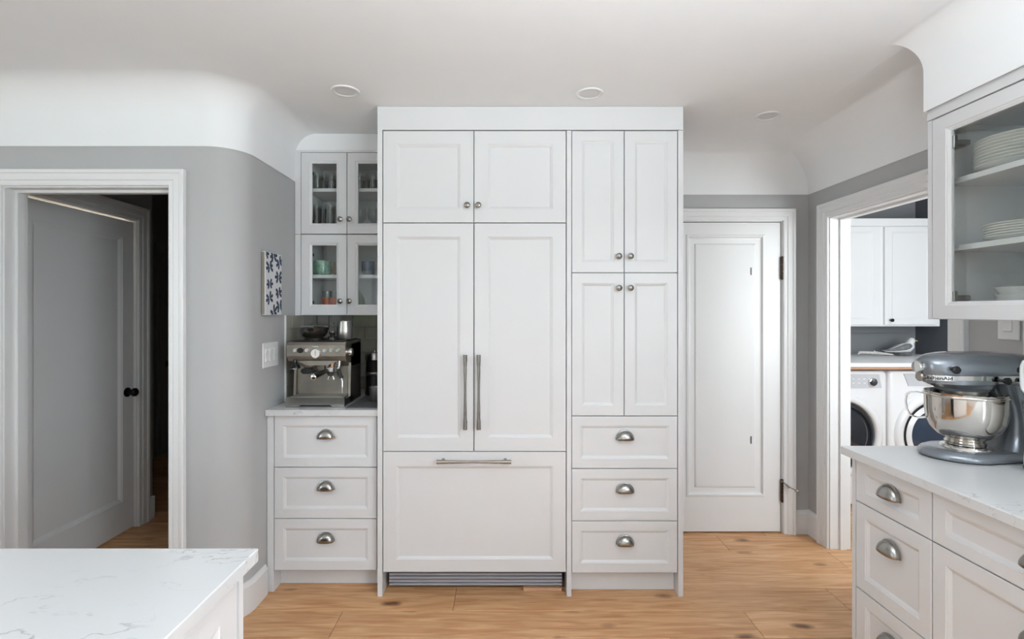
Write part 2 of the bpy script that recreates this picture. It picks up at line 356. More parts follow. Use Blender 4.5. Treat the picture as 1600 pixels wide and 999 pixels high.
# ceiling with plaster coves: white skin swept along the top of the walls
def inter(p, n1, a1, n2, a2):
    det = n1[0] * n2[1] - n1[1] * n2[0]
    if abs(det) < 0.02:
        return (p[0] + (n1[0] * a1 + n2[0] * a2) / 2, p[1] + (n1[1] * a1 + n2[1] * a2) / 2)
    return (p[0] + (a1 * n2[1] - a2 * n1[1]) / det, p[1] + (n1[0] * a2 - n2[0] * a1) / det)
e3 = 0.003
pts = [(XFAR, YD - e3)]; av = []; bv = [0.15]
av.append(0.15)
for k, t in enumerate([PI / 2 * q / 12 for q in range(13)]):
    pts.append((-1.345 + 0.153 * math.sin(t), 2.449 - 0.153 * math.cos(t))); bv.append(0.15 - 0.03 * k / 12)
    if k < 12: av.append(0.15 - 0.03 * (k + 1) / 13)
for p, a, b in (((XL + e3, YB - e3), 0.12, 0.15), ((XR - e3, YB - e3), 0.27, 0.26), ((XR - e3, 1.905), 0.39, 0.26), ((1.562, 1.905), 0.05, 0.13), ((1.562, YREAR), 0.11, 0.13)):
    pts.append(p); av.append(a); bv.append(b)
ns = []
for p, q in zip(pts, pts[1:]):
    d = Vector((q[0] - p[0], q[1] - p[1])).normalized(); ns.append((d.y, -d.x))
K = 12; rings = [[] for _ in range(K + 2)]
for i, p in enumerate(pts):
    n1, a1 = (ns[i - 1], av[i - 1]) if i else (ns[0], av[0]); n2, a2 = (ns[i], av[i]) if i < len(ns) else (ns[-1], av[-1])
    rings[0].append((p[0], p[1], ZP))
    for k in range(K + 1):
        th = PI / 2 * k / K; f = 1 - math.cos(th); x, y = inter(p, n1, a1 * f, n2, a2 * f)
        rings[k + 1].append((x, y, ZC - bv[i] * (1 - math.sin(th))))
mb = MB().loft(rings, False, False, close=False)
mb.raw([*rings[-1], (XFAR, YREAR, ZC)], [tuple(range(len(rings[-1]) + 1))])
me = mb.mesh('ceiling', 'ceil', 35)
ce = struct(put('ceiling', me)); ce['label'] = 'white plaster ceiling with rounded coves'
MB().box(-4.1, 4.1, -3.0, 7.4, 2.6, 2.7).build('roof_slab', 'ceil', ce)
MB().box(XL + 0.004, -0.626, 2.926, YB - 0.01, 2.335, ZC - 0.001).build('bulkhead', 'ceil', ce)
MB().box(1.566, XR, YREAR, 1.903, 2.166, 2.19).build('bulkhead_soffit', 'ceil', ce)

# casings: U-shaped mitred sweep; u runs along the wall, outward is -y
def casing(n, x0, x1, h, wd, loc, rz, mat='trim', jamb=0.11, stop=True, style=0):
    prof = [(0, 0), (0, 0.012), (0.006, 0.015), (0.012, 0.013), (wd * 0.30, 0.014), (wd * 0.36, 0.019), (wd * 0.72, 0.020), (wd * 0.78, 0.0245), (wd - 0.004, 0.026), (wd, 0.022), (wd, 0)]
    rings = []
    for (x, z), (dx, dz) in zip([(x0, 0), (x0, h), (x1, h), (x1, 0)], [(-1, 0), (-1, 1), (1, 1), (1, 0)]):
        rings.append([(x + dx * (u + 0.006), -d, z + dz * (u + 0.006)) for u, d in prof])
    mb = MB().loft(rings)
    o = struct(mb.build('trim_%d' % n, mat, smooth=25, loc=loc, rz=rz))
    j = MB().box(x0 - 0.018, x0, 0.0, jamb, 0, h + 0.018).box(x1, x1 + 0.018, 0.0, jamb, 0, h + 0.018).box(x0, x1, 0.0, jamb, h, h + 0.018)
    if stop: j.box(x0, x0 + 0.012, jamb * 0.45, jamb * 0.75, 0, h).box(x1 - 0.012, x1, jamb * 0.45, jamb * 0.75, 0, h).box(x0 + 0.012, x1 - 0.012, jamb * 0.45, jamb * 0.75, h - 0.012, h)
    j.build('jamb', mat, o)
    return o
casing(1, OX0 + 0.018, OX1 - 0.018, OH - 0.018, 0.072, (0, YD - 0.001, 0), 0, jamb=0.112)['label'] = 'white moulded casing of the hall doorway'
casing(2, 0, LY1 - LY0 - 0.036, LH - 0.018, 0.088, (XR - 0.001, LY1 - 0.018, 0), -PI / 2, jamb=0.122)['label'] = 'white moulded casing of the laundry doorway'
casing(3, 1.055, 1.769, 1.984, 0.074, (0, YB - 0.001, 0), 0, jamb=0.058, stop=False)['label'] = 'white moulded casing around the panelled door'
# baseboards
def base_run(name, pts, h=0.15, t=0.016):
    # pts in plan, room on the right hand side
    prof = [(0, 0), (t, 0), (t, h - 0.022), (t * 0.6, h - 0.012), (t * 0.5, h), (0, h)]
    n = [((q[1] - p[1]), -(q[0] - p[0])) for p, q in zip(pts, pts[1:])]; n = [(a / math.hypot(a, b), b / math.hypot(a, b)) for a, b in n]
    rings = []
    for i, p in enumerate(pts):
        n1 = n[max(i - 1, 0)]; n2 = n[min(i, len(n) - 1)]
        rings.append([(*inter(p, n1, d, n2, d), z) for d, z in prof])
    return struct(MB().loft(rings).build(name, 'trim', smooth=30))
base_run('baseboard_left', [(OX1 + 0.07, YD)] + arc + [(XL, 2.56)])
base_run('baseboard_far_left', [(XFAR, YD), (OX0 - 0.07, YD)])
base_run('baseboard_back', [(1.852, YB), (XR, YB)])
base_run('baseboard_right', [(XR, YB - 0.0), (XR, LY1 + 0.08)], h=0.155)
base_run('baseboard_right_near', [(XR, LY0 - 0.08), (XR, 1.90)], h=0.155)

# door_1: panelled white door in the back wall
d1 = struct(put('door_1', None, None, (1.062, YB + 0.004, 0.008))); d1['label'] = 'white door with one raised panel and dark hinges'
def raised(w_, h_, st, rt, rb, th=0.04):
    def ring(e, d, inner):
        l, t, b = (st + e, rt + e, rb + e) if inner else (e, e, e)
        return [(l, d, b), (w_ - l, d, b), (w_ - l, d, h_ - t), (l, d, h_ - t)]
    R = [ring(0, th, 0), ring(0, 0.002, 0), ring(0.002, 0, 0), ring(0, 0, 1), ring(0.004, -0.006, 1), ring(0.014, -0.007, 1), ring(0.022, 0.006, 1), ring(0.03, 0.0075, 1), ring(0.056, 0.0075, 1), ring(0.062, 0.0005, 1), ring(0.070, -0.0005, 1)]
    return MB().loft(R)
raised(0.702, 1.972, 0.100, 0.078, 0.224).build('leaf', 'trim', d1)
for z in (0.265, 1.68):
    hg = MB().box(0.699, 0.712, -0.010, 0.002, z - 0.07, z + 0.07, 0.002)
    hg.lathe([(0.005, -0.074), (0.0075, -0.07), (0.0075, -0.024)], c=(0.706, -0.013, z), seg=10).lathe([(0.0075, -0.021), (0.0075, 0.021)], c=(0.706, -0.013, z), seg=10).lathe([(0.0075, 0.024), (0.0075, 0.07), (0.005, 0.074)], c=(0.706, -0.013, z), seg=10)
    h_o = hg.build('hinge', 'bronze', d1, smooth=40); h_o['label'] = 'dark aged metal hinge'
ds = MB().tube([(0.706, -0.014, 0.325), (0.712, -0.03, 0.318), (0.735, -0.055, 0.30), (0.765, -0.07, 0.285)], 0.0035, 8)
ds.lathe([(0.008, -0.006), (0.008, 0.006)], c=(0.706, -0.013, 0.325), seg=10).lathe([(0.006, -0.008), (0.0065, 0.008)], c=(0.765, -0.070, 0.285), seg=10, axis='x')
ds.tube([(0.72, -0.03, 0.31), (0.742, -0.028, 0.287)], 0.004, 8)
ds.build('door_stop', 'nickel', d1, smooth=40)
for z in (0.585, 1.66):
    MB().box(0.511, 0.517, -0.004, 0.0, z - 0.024, z + 0.024, 0.001).build('latch_plate', 'bronze', d1)

# hall beyond the left doorway
XH = -2.408
mb = MB().box(XH - 0.11, XH, 2.41, 2.515, 0, 2.6).box(XH - 0.11, XH, 3.36, 3.509, 0, 2.6).box(XH - 0.11, XH, 2.515, 3.36, 2.012, 2.6)
mb.box(-3.37, XH - 0.11, 3.40, 3.509, 0, 2.6)
struct(mb.build('wall_hall', 'hall'))
struct(MB().box(-3.48, -3.37, 2.41, 7.1, 0, 2.6).build('wall_hall_far', 'hall'))
struct(MB().box(-3.48, -1.2, 7.0, 7.1, 0, 2.6).build('wall_hall_end', 'hall'))
struct(MB().box(XL - 0.11, XL - 0.002, YB + 0.11, 7.0, 0, 2.6).build('wall_hall_side', 'hall'))
casing(4, 0, 0.834, 2.004, 0.09, (XH + 0.001, 2.522, 0), PI / 2, jamb=0.10, stop=False)['label'] = 'white casing around the hall door'
base_run('baseboard_hall', [(XH, 3.49), (XH, 3.46)], h=0.16)
bl = struct(MB().box(XH - 0.002, XH + 0.018, 3.462, 3.512, 0, 0.15, 0.003).build('baseboard_hall_end', 'trim'))
d2 = struct(put('door_2', None, None, (XH - 0.012, 2.525, 0.008), PI / 2)); d2['label'] = 'white one-panel hall door with black knob'
put('leaf', panel(0.824, 1.986, 0.036, 0.098, 0.108, 0.195, 'trim', bev=0.026, rec=0.012), d2)
def round_knob(parent, x, z, mat='black_metal'):
    MB().lathe([(0.0, 0), (0.03, 0), (0.03, 0.006), (0.012, 0.010), (0.011, 0.028), (0.020, 0.034), (0.027, 0.044), (0.026, 0.056), (0.018, 0.064), (0, 0.066)], c=(x, 0, z), seg=24, axis='y', cap=False).build('knob', mat, parent, smooth=50)
round_knob(d2, 0.765, 0.885)
casing(5, 0, 0.80, 2.0, 0.07, (-3.369, 5.02, 0), PI / 2, 'hall', jamb=0.05, stop=False)
d3 = struct(put('door_3', None, None, (-3.362, 5.03, 0.01), PI / 2)); d3['label'] = 'dark panelled door at the far end of the hall'
put('leaf', panel(0.78, 1.97, 0.03, 0.07, 0.1, 0.2, 'hall', bev=0.02), d3)
round_knob(d3, 0.09, 0.88)
# lit closet behind the hall door: light shows through the crack above the leaf
struct(MB().box(-3.36, XH - 0.112, 2.412, 2.43, 0, 2.6).build('wall_closet', 'hall'))
cl = thing('closet_bulb', 'bare closet bulb glowing behind the hall door', 'light', (-2.95, 3.0, 2.50))
MB().lathe([(0.012, 0.06), (0.014, 0.03), (0.03, 0.0), (0.022, -0.025), (0, -0.032)], seg=16, cap=False).build('bulb', 'lens', cl, smooth=60)
MB().lathe([(0.03, 0.10), (0.03, 0.06), (0.012, 0.058)], seg=16).build('socket', 'plastic', cl, smooth=30)
pl = bpy.data.lights.new('closet_bulb_light', 'POINT'); pl.energy = 150; pl.color = (1, 0.9, 0.75); pl.shadow_soft_size = 0.03
plo = bpy.data.objects.new('closet_bulb_light', pl); COL.objects.link(plo); plo.parent = cl; plo.location = (0, 0, -0.06)

# laundry shell
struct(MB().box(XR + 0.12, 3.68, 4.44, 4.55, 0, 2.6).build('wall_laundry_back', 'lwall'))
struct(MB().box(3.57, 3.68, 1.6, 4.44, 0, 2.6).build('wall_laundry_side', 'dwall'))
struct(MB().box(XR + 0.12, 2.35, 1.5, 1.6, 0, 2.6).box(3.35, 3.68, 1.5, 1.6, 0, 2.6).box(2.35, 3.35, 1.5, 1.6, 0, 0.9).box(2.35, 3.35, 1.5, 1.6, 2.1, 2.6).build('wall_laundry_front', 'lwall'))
window(4, (3.35, 1.58, 0.9), PI, 1.0, 1.2)
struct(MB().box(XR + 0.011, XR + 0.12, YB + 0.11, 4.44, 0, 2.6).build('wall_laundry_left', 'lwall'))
struct(MB().box(2.10, 3.50, 4.42, 4.44, 1.225, 1.30, 0.003).build('trim_6', 'lwall'))

# garden outside the windows
gr = struct(MB().box(-30, 30, -40, 30, -0.4, -0.3).build('ground', 'grass'))
def hedge(x, y, w_, h_, label):
    bm = bmesh.new(); bmesh.ops.create_icosphere(bm, subdivisions=5, radius=1)
    for v in bm.verts:
        d = 1 + 0.25 * noise.noise(v.co * 2.3 + Vector((x, y, 0))) + 0.12 * noise.noise(v.co * 8) + 0.08 * noise.noise(v.co * 22)
        v.co = Vector((v.co.x * d * w_, v.co.y * d * 0.8, v.co.z * d * h_))
    me = bpy.data.meshes.new('shrub'); bm.to_mesh(me); bm.free(); me.materials.append(M['leaf'])
    return tag(put('garden_shrub', me, None, (x, y, h_ * 0.85 - 0.3)), label, 'shrub', 'shrubs in the garden')
hedge(-5.4, -8.2, 1.7, 1.5, 'broad leafy shrub outside the wider-spaced rear window')
hedge(-1.6, -8.6, 1.5, 1.3, 'low leafy shrub on the lawn behind the house')

# ------------------------------------------------------------------ CABINETS
G = 0.002                                                     # half gap between fronts
def door(parent, x0, x1, z0, z1, st, rt=None, rb=None, name='door', glass=False, yf=0.0, **k):
    o = put(name, panel(x1 - x0 - 2 * G, z1 - z0 - 2 * G, 0.02, st, rt, rb, glass=glass, **k), parent, (x0 + G, yf, z0 + G))
    if glass:
        e = st + 0.006
        MB().box(e, x1 - x0 - 2 * G - e, 0.011, 0.014, (rb or st) + 0.006, z1 - z0 - 2 * G - (rt or st) - 0.006).build('pane', 'glass', o)
    return o
def knob(d, x, z): return put('knob', KNOB, d, (x, 0, z))

# --- refrigerator with panelled doors
YF = 2.540
FX0, FX1 = -0.600, 0.311; FM = -0.1476
rf = thing('refrigerator', 'built-in refrigerator with white panelled doors, long bar handles and a bottom freezer drawer', 'refrigerator', (FX0, YF, 0))
W_ = FX1 - FX0
MB().box(0.006, W_ - 0.006, 0.024, 0.66, 0.118, 1.848).build('body', 'dark', rf)
a = door(rf, 0, FM - FX0, 0.7176, 1.8525, 0.066); put('bar_handle', BAR, a, (FM - FX0 - 0.043, 0, 0.298))
b = door(rf, FM - FX0, W_, 0.7176, 1.8525, 0.066); put('bar_handle', BAR, b, (0.0235, 0, 0.298))
dr = door(rf, 0, W_, 0.1176, 0.7176, 0.064, 0.070, 0.062, name='freezer_drawer')
h = put('bar_handle', BAR, dr, (0.452, 0, 0.557)); h.rotation_euler = (0, PI / 2, 0)
MB().box(0.018, W_ - 0.014, 0.075, 0.10, 0.012, 0.116).build('grille_backing', 'dark', rf)
for k in range(5):
    z = 0.026 + k * 0.017
    MB().prism([(0.052, z), (0.074, z + 0.005), (0.074, z + 0.012), (0.052, z + 0.009)], 0.02, W_ - 0.016, 'x').build('grille_slat', 'grille', rf)
MB().box(0.70, W_ - 0.018, 0.045, 0.068, 0.0005, 0.016).build('wood_shim', 'ply', rf)

# --- cabinet over the refrigerator with end panel and fascia
oc = thing('overhead_cabinet', 'white cabinet with two square doors above the refrigerator, reaching the ceiling', 'cabinet', (FX0, YF, 0))
MB().box(0.004, W_ - 0.004, 0.0215, 0.62, 1.856, 2.315).build('body', 'cab', oc)
a = door(oc, 0, FM - FX0, 1.8525, 2.311, 0.066); knob(a, FM - FX0 - 0.035, 0.083)
b = door(oc, FM - FX0, W_, 1.8525, 2.311, 0.066); knob(b, 0.020, 0.083)
MB().prism([(-0.004, 0), (0.62, 0), (0.62, 2.16), (0.40, 2.428), (-0.004, 2.428)], -0.025, -0.0015, 'x').build('end_panel', 'cab', oc)
MB().box(-0.0015, 0.889 - FX0, -0.004, 0.018, 2.3135, 2.4285).build('fascia', 'cab', oc)

# --- pantry
PX0, PX1, PM = 0.3365, 0.8635, 0.598
pc = thing('pantry_cabinet', 'tall white pantry cabinet with four doors above three cup-pull drawers', 'cabinet', (PX0, YF, 0)); W_ = PX1 - PX0; m_ = PM - PX0
MB().box(0.001, W_ - 0.001, 0.0215, 0.62, 0.114, 2.31).build('body', 'cab', pc)
for z0, z1, kz in ((1.605, 2.311, 0.079), (0.894, 1.605, 0.633)):
    a = door(pc, 0, m_, z0, z1, 0.050); knob(a, m_ - 0.031, kz)
    b = door(pc, m_, W_, z0, z1, 0.050); knob(b, 0.026, kz)
for z0, z1 in ((0.633, 0.894), (0.373, 0.633), (0.1144, 0.373)):
    d = door(pc, 0, W_, z0, z1, 0.042, 0.046, 0.046, name='drawer'); cup(d, W_ / 2 + 0.0, (z1 - z0) * 0.545)
MB().box(0, W_, 0.058, 0.075, 0.002, 0.113).build('toe_kick', 'cab', pc)
MB().box(-0.024, -0.001, -0.004, 0.62, 0, 2.31).build('end_panel', 'cab', pc)
MB().prism([(-0.004, 0), (0.66, 0), (0.66, 2.16), (0.40, 2.31), (-0.004, 2.31)], W_ + 0.001, W_ + 0.0255, 'x').build('end_panel', 'cab', pc)

# --- left drawer base and counter
BX0, BX1, YBASE = -1.158, -0.639, 2.581
bc = thing('drawer_cabinet', 'white three-drawer base cabinet under the espresso machine counter', 'cabinet', (BX0, YBASE, 0)); W_ = BX1 - BX0
MB().box(0.001, W_ + 0.009, 0.0215, 0.62, 0.104, 0.887).build('body', 'cab', bc)
for z0, z1 in ((0.627, 0.887), (0.3676, 0.627), (0.1063, 0.3676)):
    d = door(bc, 0, W_, z0, z1, 0.044, 0.046, 0.046, name='drawer'); cup(d, W_ / 2, (z1 - z0) * 0.56)
MB().box(0, W_ + 0.009, 0.077, 0.094, 0.002, 0.104).build('toe_kick', 'cab', bc)
MB().box(-0.034, -0.001, 0, 0.62, 0.0, 0.887).build('filler_panel', 'cab', bc)
tag(MB().box(XL + 0.003, -0.628, 2.556, YB - 0.003, 0.889, 0.920, 0.002).build('countertop', 'quartz'), 'short white quartz countertop beneath the espresso machine', 'countertop')

# --- left glass wall cabinets
UY = 2.924; UX0, UM, UX1 = -1.159, -0.8955, -0.632
def glass_cab(z0, z1, shelf, name, label, top, kz):
    c = thing(name, label, 'cabinet', (UX0, UY, 0)); w_ = UX1 - UX0; d_ = YB - UY - 0.006
    MB().box(0.0, 0.016, 0.0215, d_, z0 + 0.001, z1 - 0.001).build('side', 'cab', c); MB().box(w_ - 0.016, w_, 0.0215, d_, z0 + 0.001, z1 - 0.001).build('side', 'cab', c)
    MB().box(0.016, w_ - 0.016, 0.0215, d_, z0 + 0.001, z0 + 0.017).build('bottom', 'cab', c); MB().box(0.016, w_ - 0.016, 0.0215, d_, z1 - 0.017, z1 - 0.001).build('top', 'cab', c)
    MB().box(0.016, w_ - 0.016, d_ - 0.008, d_, z0 + 0.017, z1 - 0.017).build('back', 'cab', c)
    MB().box(0.0165, w_ - 0.0165, 0.05, d_ - 0.009, shelf - 0.019, shelf).build('shelf', 'cab', c)
    MB().box(-0.033, -0.001, 0.002, 0.022, z0, z1).build('filler', 'cab', c)
    if top: MB().box(-0.033, w_, 0.0, 0.02, z1, z1 + 0.012).build('top_rail', 'cab', c)
    m = UM - UX0
    a = door(c, 0, m, z0, z1, 0.046, glass=True); knob(a, m - 0.036, kz)
    b = door(c, m, w_, z0, z1, 0.046, glass=True); knob(b, 0.016, kz)
    for hz in (z0 + 0.075, z1 - 0.115):
        MB().box(0.0595, 0.066, 0.015, 0.028, hz - 0.009, hz + 0.009).build('hinge', 'black_metal', c)
    return c
glass_cab(1.855, 2.322, 2.128, 'glass_cabinet', 'upper glass-door wall cabinet holding clear glassware', True, 0.080)
glass_cab(1.390, 1.853, 1.626, 'glass_cabinet', 'lower glass-door wall cabinet holding coloured mugs', False, 0.079)

# --- right base run (front faces -X; local x runs towards the camera)
RY0 = 1.862; XF = 1.268
rb = thing('drawer_cabinet', 'white base cabinet of wide cup-pull drawers beneath the stand mixer', 'cabinet', (XF, RY0, 0), -PI / 2)
cols = [(0.018, 0.346), (0.346, 0.966), (0.966, 1.60), (1.60, 2.4)]
MB().box(0.0, 3.3, 0.0215, 0.665, 0.10, 0.887).build('body', 'cab', rb)
MB().box(0.0, 0.017, -0.001, 0.60, 0.0, 0.887).build('end_panel', 'cab', rb)
MB().box(0.017, 3.3, 0.07, 0.085, 0.002, 0.10).build('toe_kick', 'cab', rb)
for x0, x1 in cols:
    for z0, z1 in ((0.734, 0.883), (0.425, 0.734), (0.112, 0.425)):
        rt = 0.036 if z1 > 0.8 else 0.046
        d = door(rb, x0, x1, z0, z1, 0.044, rt, rt, name='drawer'); cup(d, (x1 - x0) / 2, (z1 - z0) * (0.44 if z1 > 0.8 else 0.62))
tag(MB().box(1.238, XR - 0.003, YREAR + 0.02, 1.882, 0.890, 0.920, 0.002).build('countertop', 'quartz'), 'white veined quartz countertop carrying the stand mixer', 'countertop')

# --- right glass wall cabinet (front faces -X)
gc = thing('glass_cabinet', 'glass-door wall cabinet full of white plates and bowls', 'cabinet', (1.578, 1.905, 0), -PI / 2)
GZ0, GZ1, GL, GD = 1.385, 2.119, 1.12, XR - 1.578 - 0.004
MB().box(0.0, 0.018, 0.0, GD, GZ0, GZ1).build('side', 'cab', gc); MB().box(GL - 0.018, GL, 0.0, GD, GZ0, GZ1).build('side', 'cab', gc)
MB().box(0.018, GL - 0.018, 0.0215, GD, GZ0, GZ0 + 0.018).build('bottom', 'cab', gc); MB().box(0.018, GL - 0.018, 0.0215, GD, GZ1 - 0.018, GZ1).build('top', 'cab', gc)
MB().box(0.018, GL - 0.018, GD - 0.008, GD, GZ0 + 0.018, GZ1 - 0.018).build('back', 'cab', gc)
for z in (1.895, 1.652):
    MB().box(0.0185, GL - 0.0185, 0.055, GD - 0.009, z - 0.019, z).build('shelf', 'cab', gc)
MB().box(0, GL, -0.003, 0.022, GZ1 + 0.002, 2.165).build('fascia', 'cab', gc)
MB().box(0, GL, 0.022, GD, GZ1 + 0.002, 2.164).build('crown_infill', 'cab', gc)
for x0, x1 in ((0.018, 0.56), (0.56, 1.102)):
    dd = door(gc, x0, x1, GZ0, GZ1, 0.056, 0.048, 0.048, glass=True)
    if x0 > 0.1: knob(dd, 0.03, 0.06)
    else: knob(dd, x1 - x0 - 0.03, 0.06)
for z in (1.462, 2.015):
    hb = MB().box(0.078, 0.098, 0.012, 0.026, z - 0.024, z + 0.024, 0.002).box(0.086, 0.092, 0.026, 0.075, z - 0.008, z + 0.008)
    hb.box(0.0185, 0.088, 0.058, 0.078, z - 0.010, z + 0.010, 0.002).build('hinge', 'nickel', gc)

# --- island (front faces +X; local x runs away from the camera)
isl = thing('kitchen_island', 'white kitchen island base with panelled side', 'island', (-0.535, -0.95, 0), PI / 2)
MB().box(0.0, 2.0, 0.0215, 1.75, 0.10, 0.890).build('body', 'cab', isl)
MB().box(1.983, 2.0, -0.001, 1.75, 0.0, 0.890).build('end_panel', 'cab', isl)
MB().box(0.0, 1.983, 0.07, 0.085, 0.002, 0.10).build('toe_kick', 'cab', isl)
for k in range(4): 
    x1 = 1.980 - 0.49 * k
    door(isl, x1 - 0.49, x1, 0.112, 0.885, 0.062, bev=0.02)
tag(MB().box(-2.33, -0.512, -1.0, 1.07, 0.892, 0.920, 0.002).build('countertop', 'quartz'), 'white veined quartz top of the kitchen island', 'countertop')

# --- backsplash tiles
def tiles(parent, origin, u, nrm, ulen, z0, z1, tw, th_, mat, rz):
    row = 0; z = z0; cache = {}
    while z < z1 - 0.01:
        hh = min(th_, z1 - z); x = 0 if row % 2 == 0 else -tw / 2
        while x < ulen - 0.004:
            a = max(x, 0); b = min(x + tw, ulen)
            if b - a > 0.012:
                key = (round(b - a, 4), round(hh, 4))
                if key not in cache:
                    cache[key] = MB().box(0.001, b - a - 0.001, -0.009, 0, 0.001, hh - 0.001, 0.0016).mesh('tile', mat)
                o = put('tile', cache[key], parent, (origin[0] + u[0] * a + nrm[0] * 0.001, origin[1] + u[1] * a + nrm[1] * 0.001, z), rz)
                o.rotation_euler = (random.uniform(-0.006, 0.006), random.uniform(-0.004, 0.004), rz)
            x += tw
        z += th_; row += 1
tiles(wb, (XL + 0.010, YB), (1, 0), (0, -1), 0.56, 0.922, 1.392, 0.152, 0.0785, 'tile', 0)
tiles(wl, (XL, 2.795), (0, 1), (1, 0), 0.453, 0.922, 1.392, 0.152, 0.0785, 'tile', PI / 2)
MB().box(XL + 0.0005, XL + 0.010, 2.785, 2.794, 0.921, 1.392, 0.002).build('tile_edge', 'whitetile', wl)
tiles(wr, (XR, 1.895), (0, -1), (-1, 0), 1.4, 0.922, 1.384, 0.152, 0.0785, 'whitetile', -PI / 2)
MB().box(XR - 0.011, XR - 0.0005, 1.896, 1.904, 0.921, 1.384, 0.002).build('tile_edge', 'whitetile', wr)

# ------------------------------------------------------------------ FITTINGS
for x, y, lab in ((-0.73, 2.36, 'round recessed downlight in the ceiling near the glassware cabinet'), (0.40, 2.386, 'round recessed downlight in the ceiling above the refrigerator and pantry'), (1.372, 2.66, 'round recessed downlight in the ceiling before the panelled door')):
    t = thing('recessed_downlight', lab, 'light', (x, y, ZC), 0, 'recessed ceiling downlights')
    MB().lathe([(0.047, 0.001), (0.047, -0.003), (0.052, -0.006), (0.062, -0.005), (0.065, -0.001), (0.065, 0.001)], seg=40, cap=False).build('trim_ring', 'plastic', t, smooth=40)
    MB().lathe([(0.047, 0.0), (0.047, -0.002), (0, -0.0025)], seg=40, cap=False).build('lens', 'lens', t, smooth=40)
# switches
sw = thing('light_switch', 'three-gang white rocker switch plate on the curved return wall', 'switch', (XL + 0.0005, 2.53, 1.13), PI / 2)
MB().box(0, 0.17, -0.006, 0, 0, 0.125, 0.003, 2).build('plate', 'plastic', sw)
for k in range(3):
    x = 0.038 + k * 0.047
    MB().prism([(-0.0065, 0.030), (-0.0115, 0.034), (-0.0075, 0.0625), (-0.0115, 0.0915), (-0.0065, 0.095)], x - 0.0165, x + 0.0165, 'x').build('rocker', 'plastic', sw)
sw = thing('light_switch', 'single white dimmer switch under the plate cabinet', 'switch', (XR - 0.0005, 2.005, 1.305), -PI / 2)
MB().box(0, 0.085, -0.006, 0, 0, 0.125, 0.003, 2).build('plate', 'plastic', sw)
MB().prism([(-0.0065, 0.030), (-0.0115, 0.034), (-0.0075, 0.0625), (-0.0115, 0.0915), (-0.0065, 0.095)], 0.026, 0.059, 'x').build('rocker', 'plastic', sw)
# canvas with printed flowers on the return wall
cv = thing('wall_canvas', 'small white canvas printed with blue-black flowers, hung on the grey return wall', 'picture', (XL + 0.002, 2.515, 1.395), PI / 2)
CW, CH, CT = 0.185, 0.315, 0.022
MB().box(0, CW, -CT, -0.004, 0, CH, 0.002).build('canvas', 'canvas', cv)
MB().box(0.004, CW - 0.004, -0.004, 0, 0.012, CH - 0.004).build('stretcher', 'canvas_edge', cv)
MB().box(-0.0006, 0.0, -CT + 0.003, -0.005, 0.004, CH - 0.004).build('folded_edge', 'canvas_edge', cv)
def flower(cx, cz, r, rot):
    mb = MB(); n = 8; y = -CT - 0.0004
    for k in range(n):
        if k % 4 == 2: continue
        a = rot + 2 * PI * k / n; L = r * random.uniform(0.85, 1.1); wd = r * 0.23; P = []
        for t, q in ((0.12, 0.25), (0.4, 0.7), (0.72, 1.0), (0.92, 0.7), (1.0, 0.0), (0.92, -0.7), (0.72, -1.0), (0.4, -0.7), (0.12, -0.25)):
            X = cx + math.cos(a) * L * t - math.sin(a) * wd * q; Z = cz + math.sin(a) * L * t + math.cos(a) * wd * q
            P.append((min(max(X, 0.002), CW - 0.002), y, min(max(Z, 0.002), CH - 0.002)))
        mb.raw(P, [tuple(range(9))])
    o = mb.build('printed_flower', 'ink', cv); return o
for cx, cz, r, rot in ((0.045, 0.242, 0.034, 0.3), (0.045, 0.155, 0.030, 0.1), (0.042, 0.085, 0.033, 0.4), (0.085, 0.300, 0.036, 0.2), (0.150, 0.272, 0.034, 0.5), (0.142, 0.195, 0.036, 0.0), (0.142, 0.115, 0.034, 0.3), (0.152, 0.045, 0.036, 0.2), (0.085, 0.012, 0.036, 0.6), (0.005, 0.305, 0.03, 0.0)):
    flower(cx * 1.05, cz, r * 1.18, rot)

# unseen bowl uplight added over the work aisle to brighten the ceiling
def added_uplight(loc, power, label):
    pn = thing('ceiling_fill_lamp', label, 'lamp', loc)
    MB().lathe([(0.0, -0.10), (0.08, -0.095), (0.16, -0.06), (0.21, 0.0), (0.206, 0.0), (0.156, -0.056), (0.078, -0.09), (0.0, -0.095)], seg=40, cap=False).build('shade', 'plastic', pn, smooth=50)
    MB().tube([(0, 0, -0.09), (0, 0, ZC - loc[2] - 0.01)], 0.006, 8).build('stem', 'nickel', pn)
    MB().lathe([(0.06, ZC - loc[2] - 0.001), (0.06, ZC - loc[2] - 0.02), (0.02, ZC - loc[2] - 0.03)], seg=24).build('canopy', 'nickel', pn)
    pd = bpy.data.lights.new('ceiling_fill_light', 'AREA'); pd.shape = 'DISK'; pd.size = 0.36; pd.energy = power; pd.color = (0.835, 0.927, 1.0)
    po = bpy.data.objects.new('ceiling_fill_light', pd); COL.objects.link(po); po.parent = pn; po.location = (0, 0, -0.005); po.rotation_euler = (PI, 0, 0)
added_uplight((0.50, 0.15, 1.90), 80, 'unseen white bowl uplight added over the work aisle to brighten the ceiling')

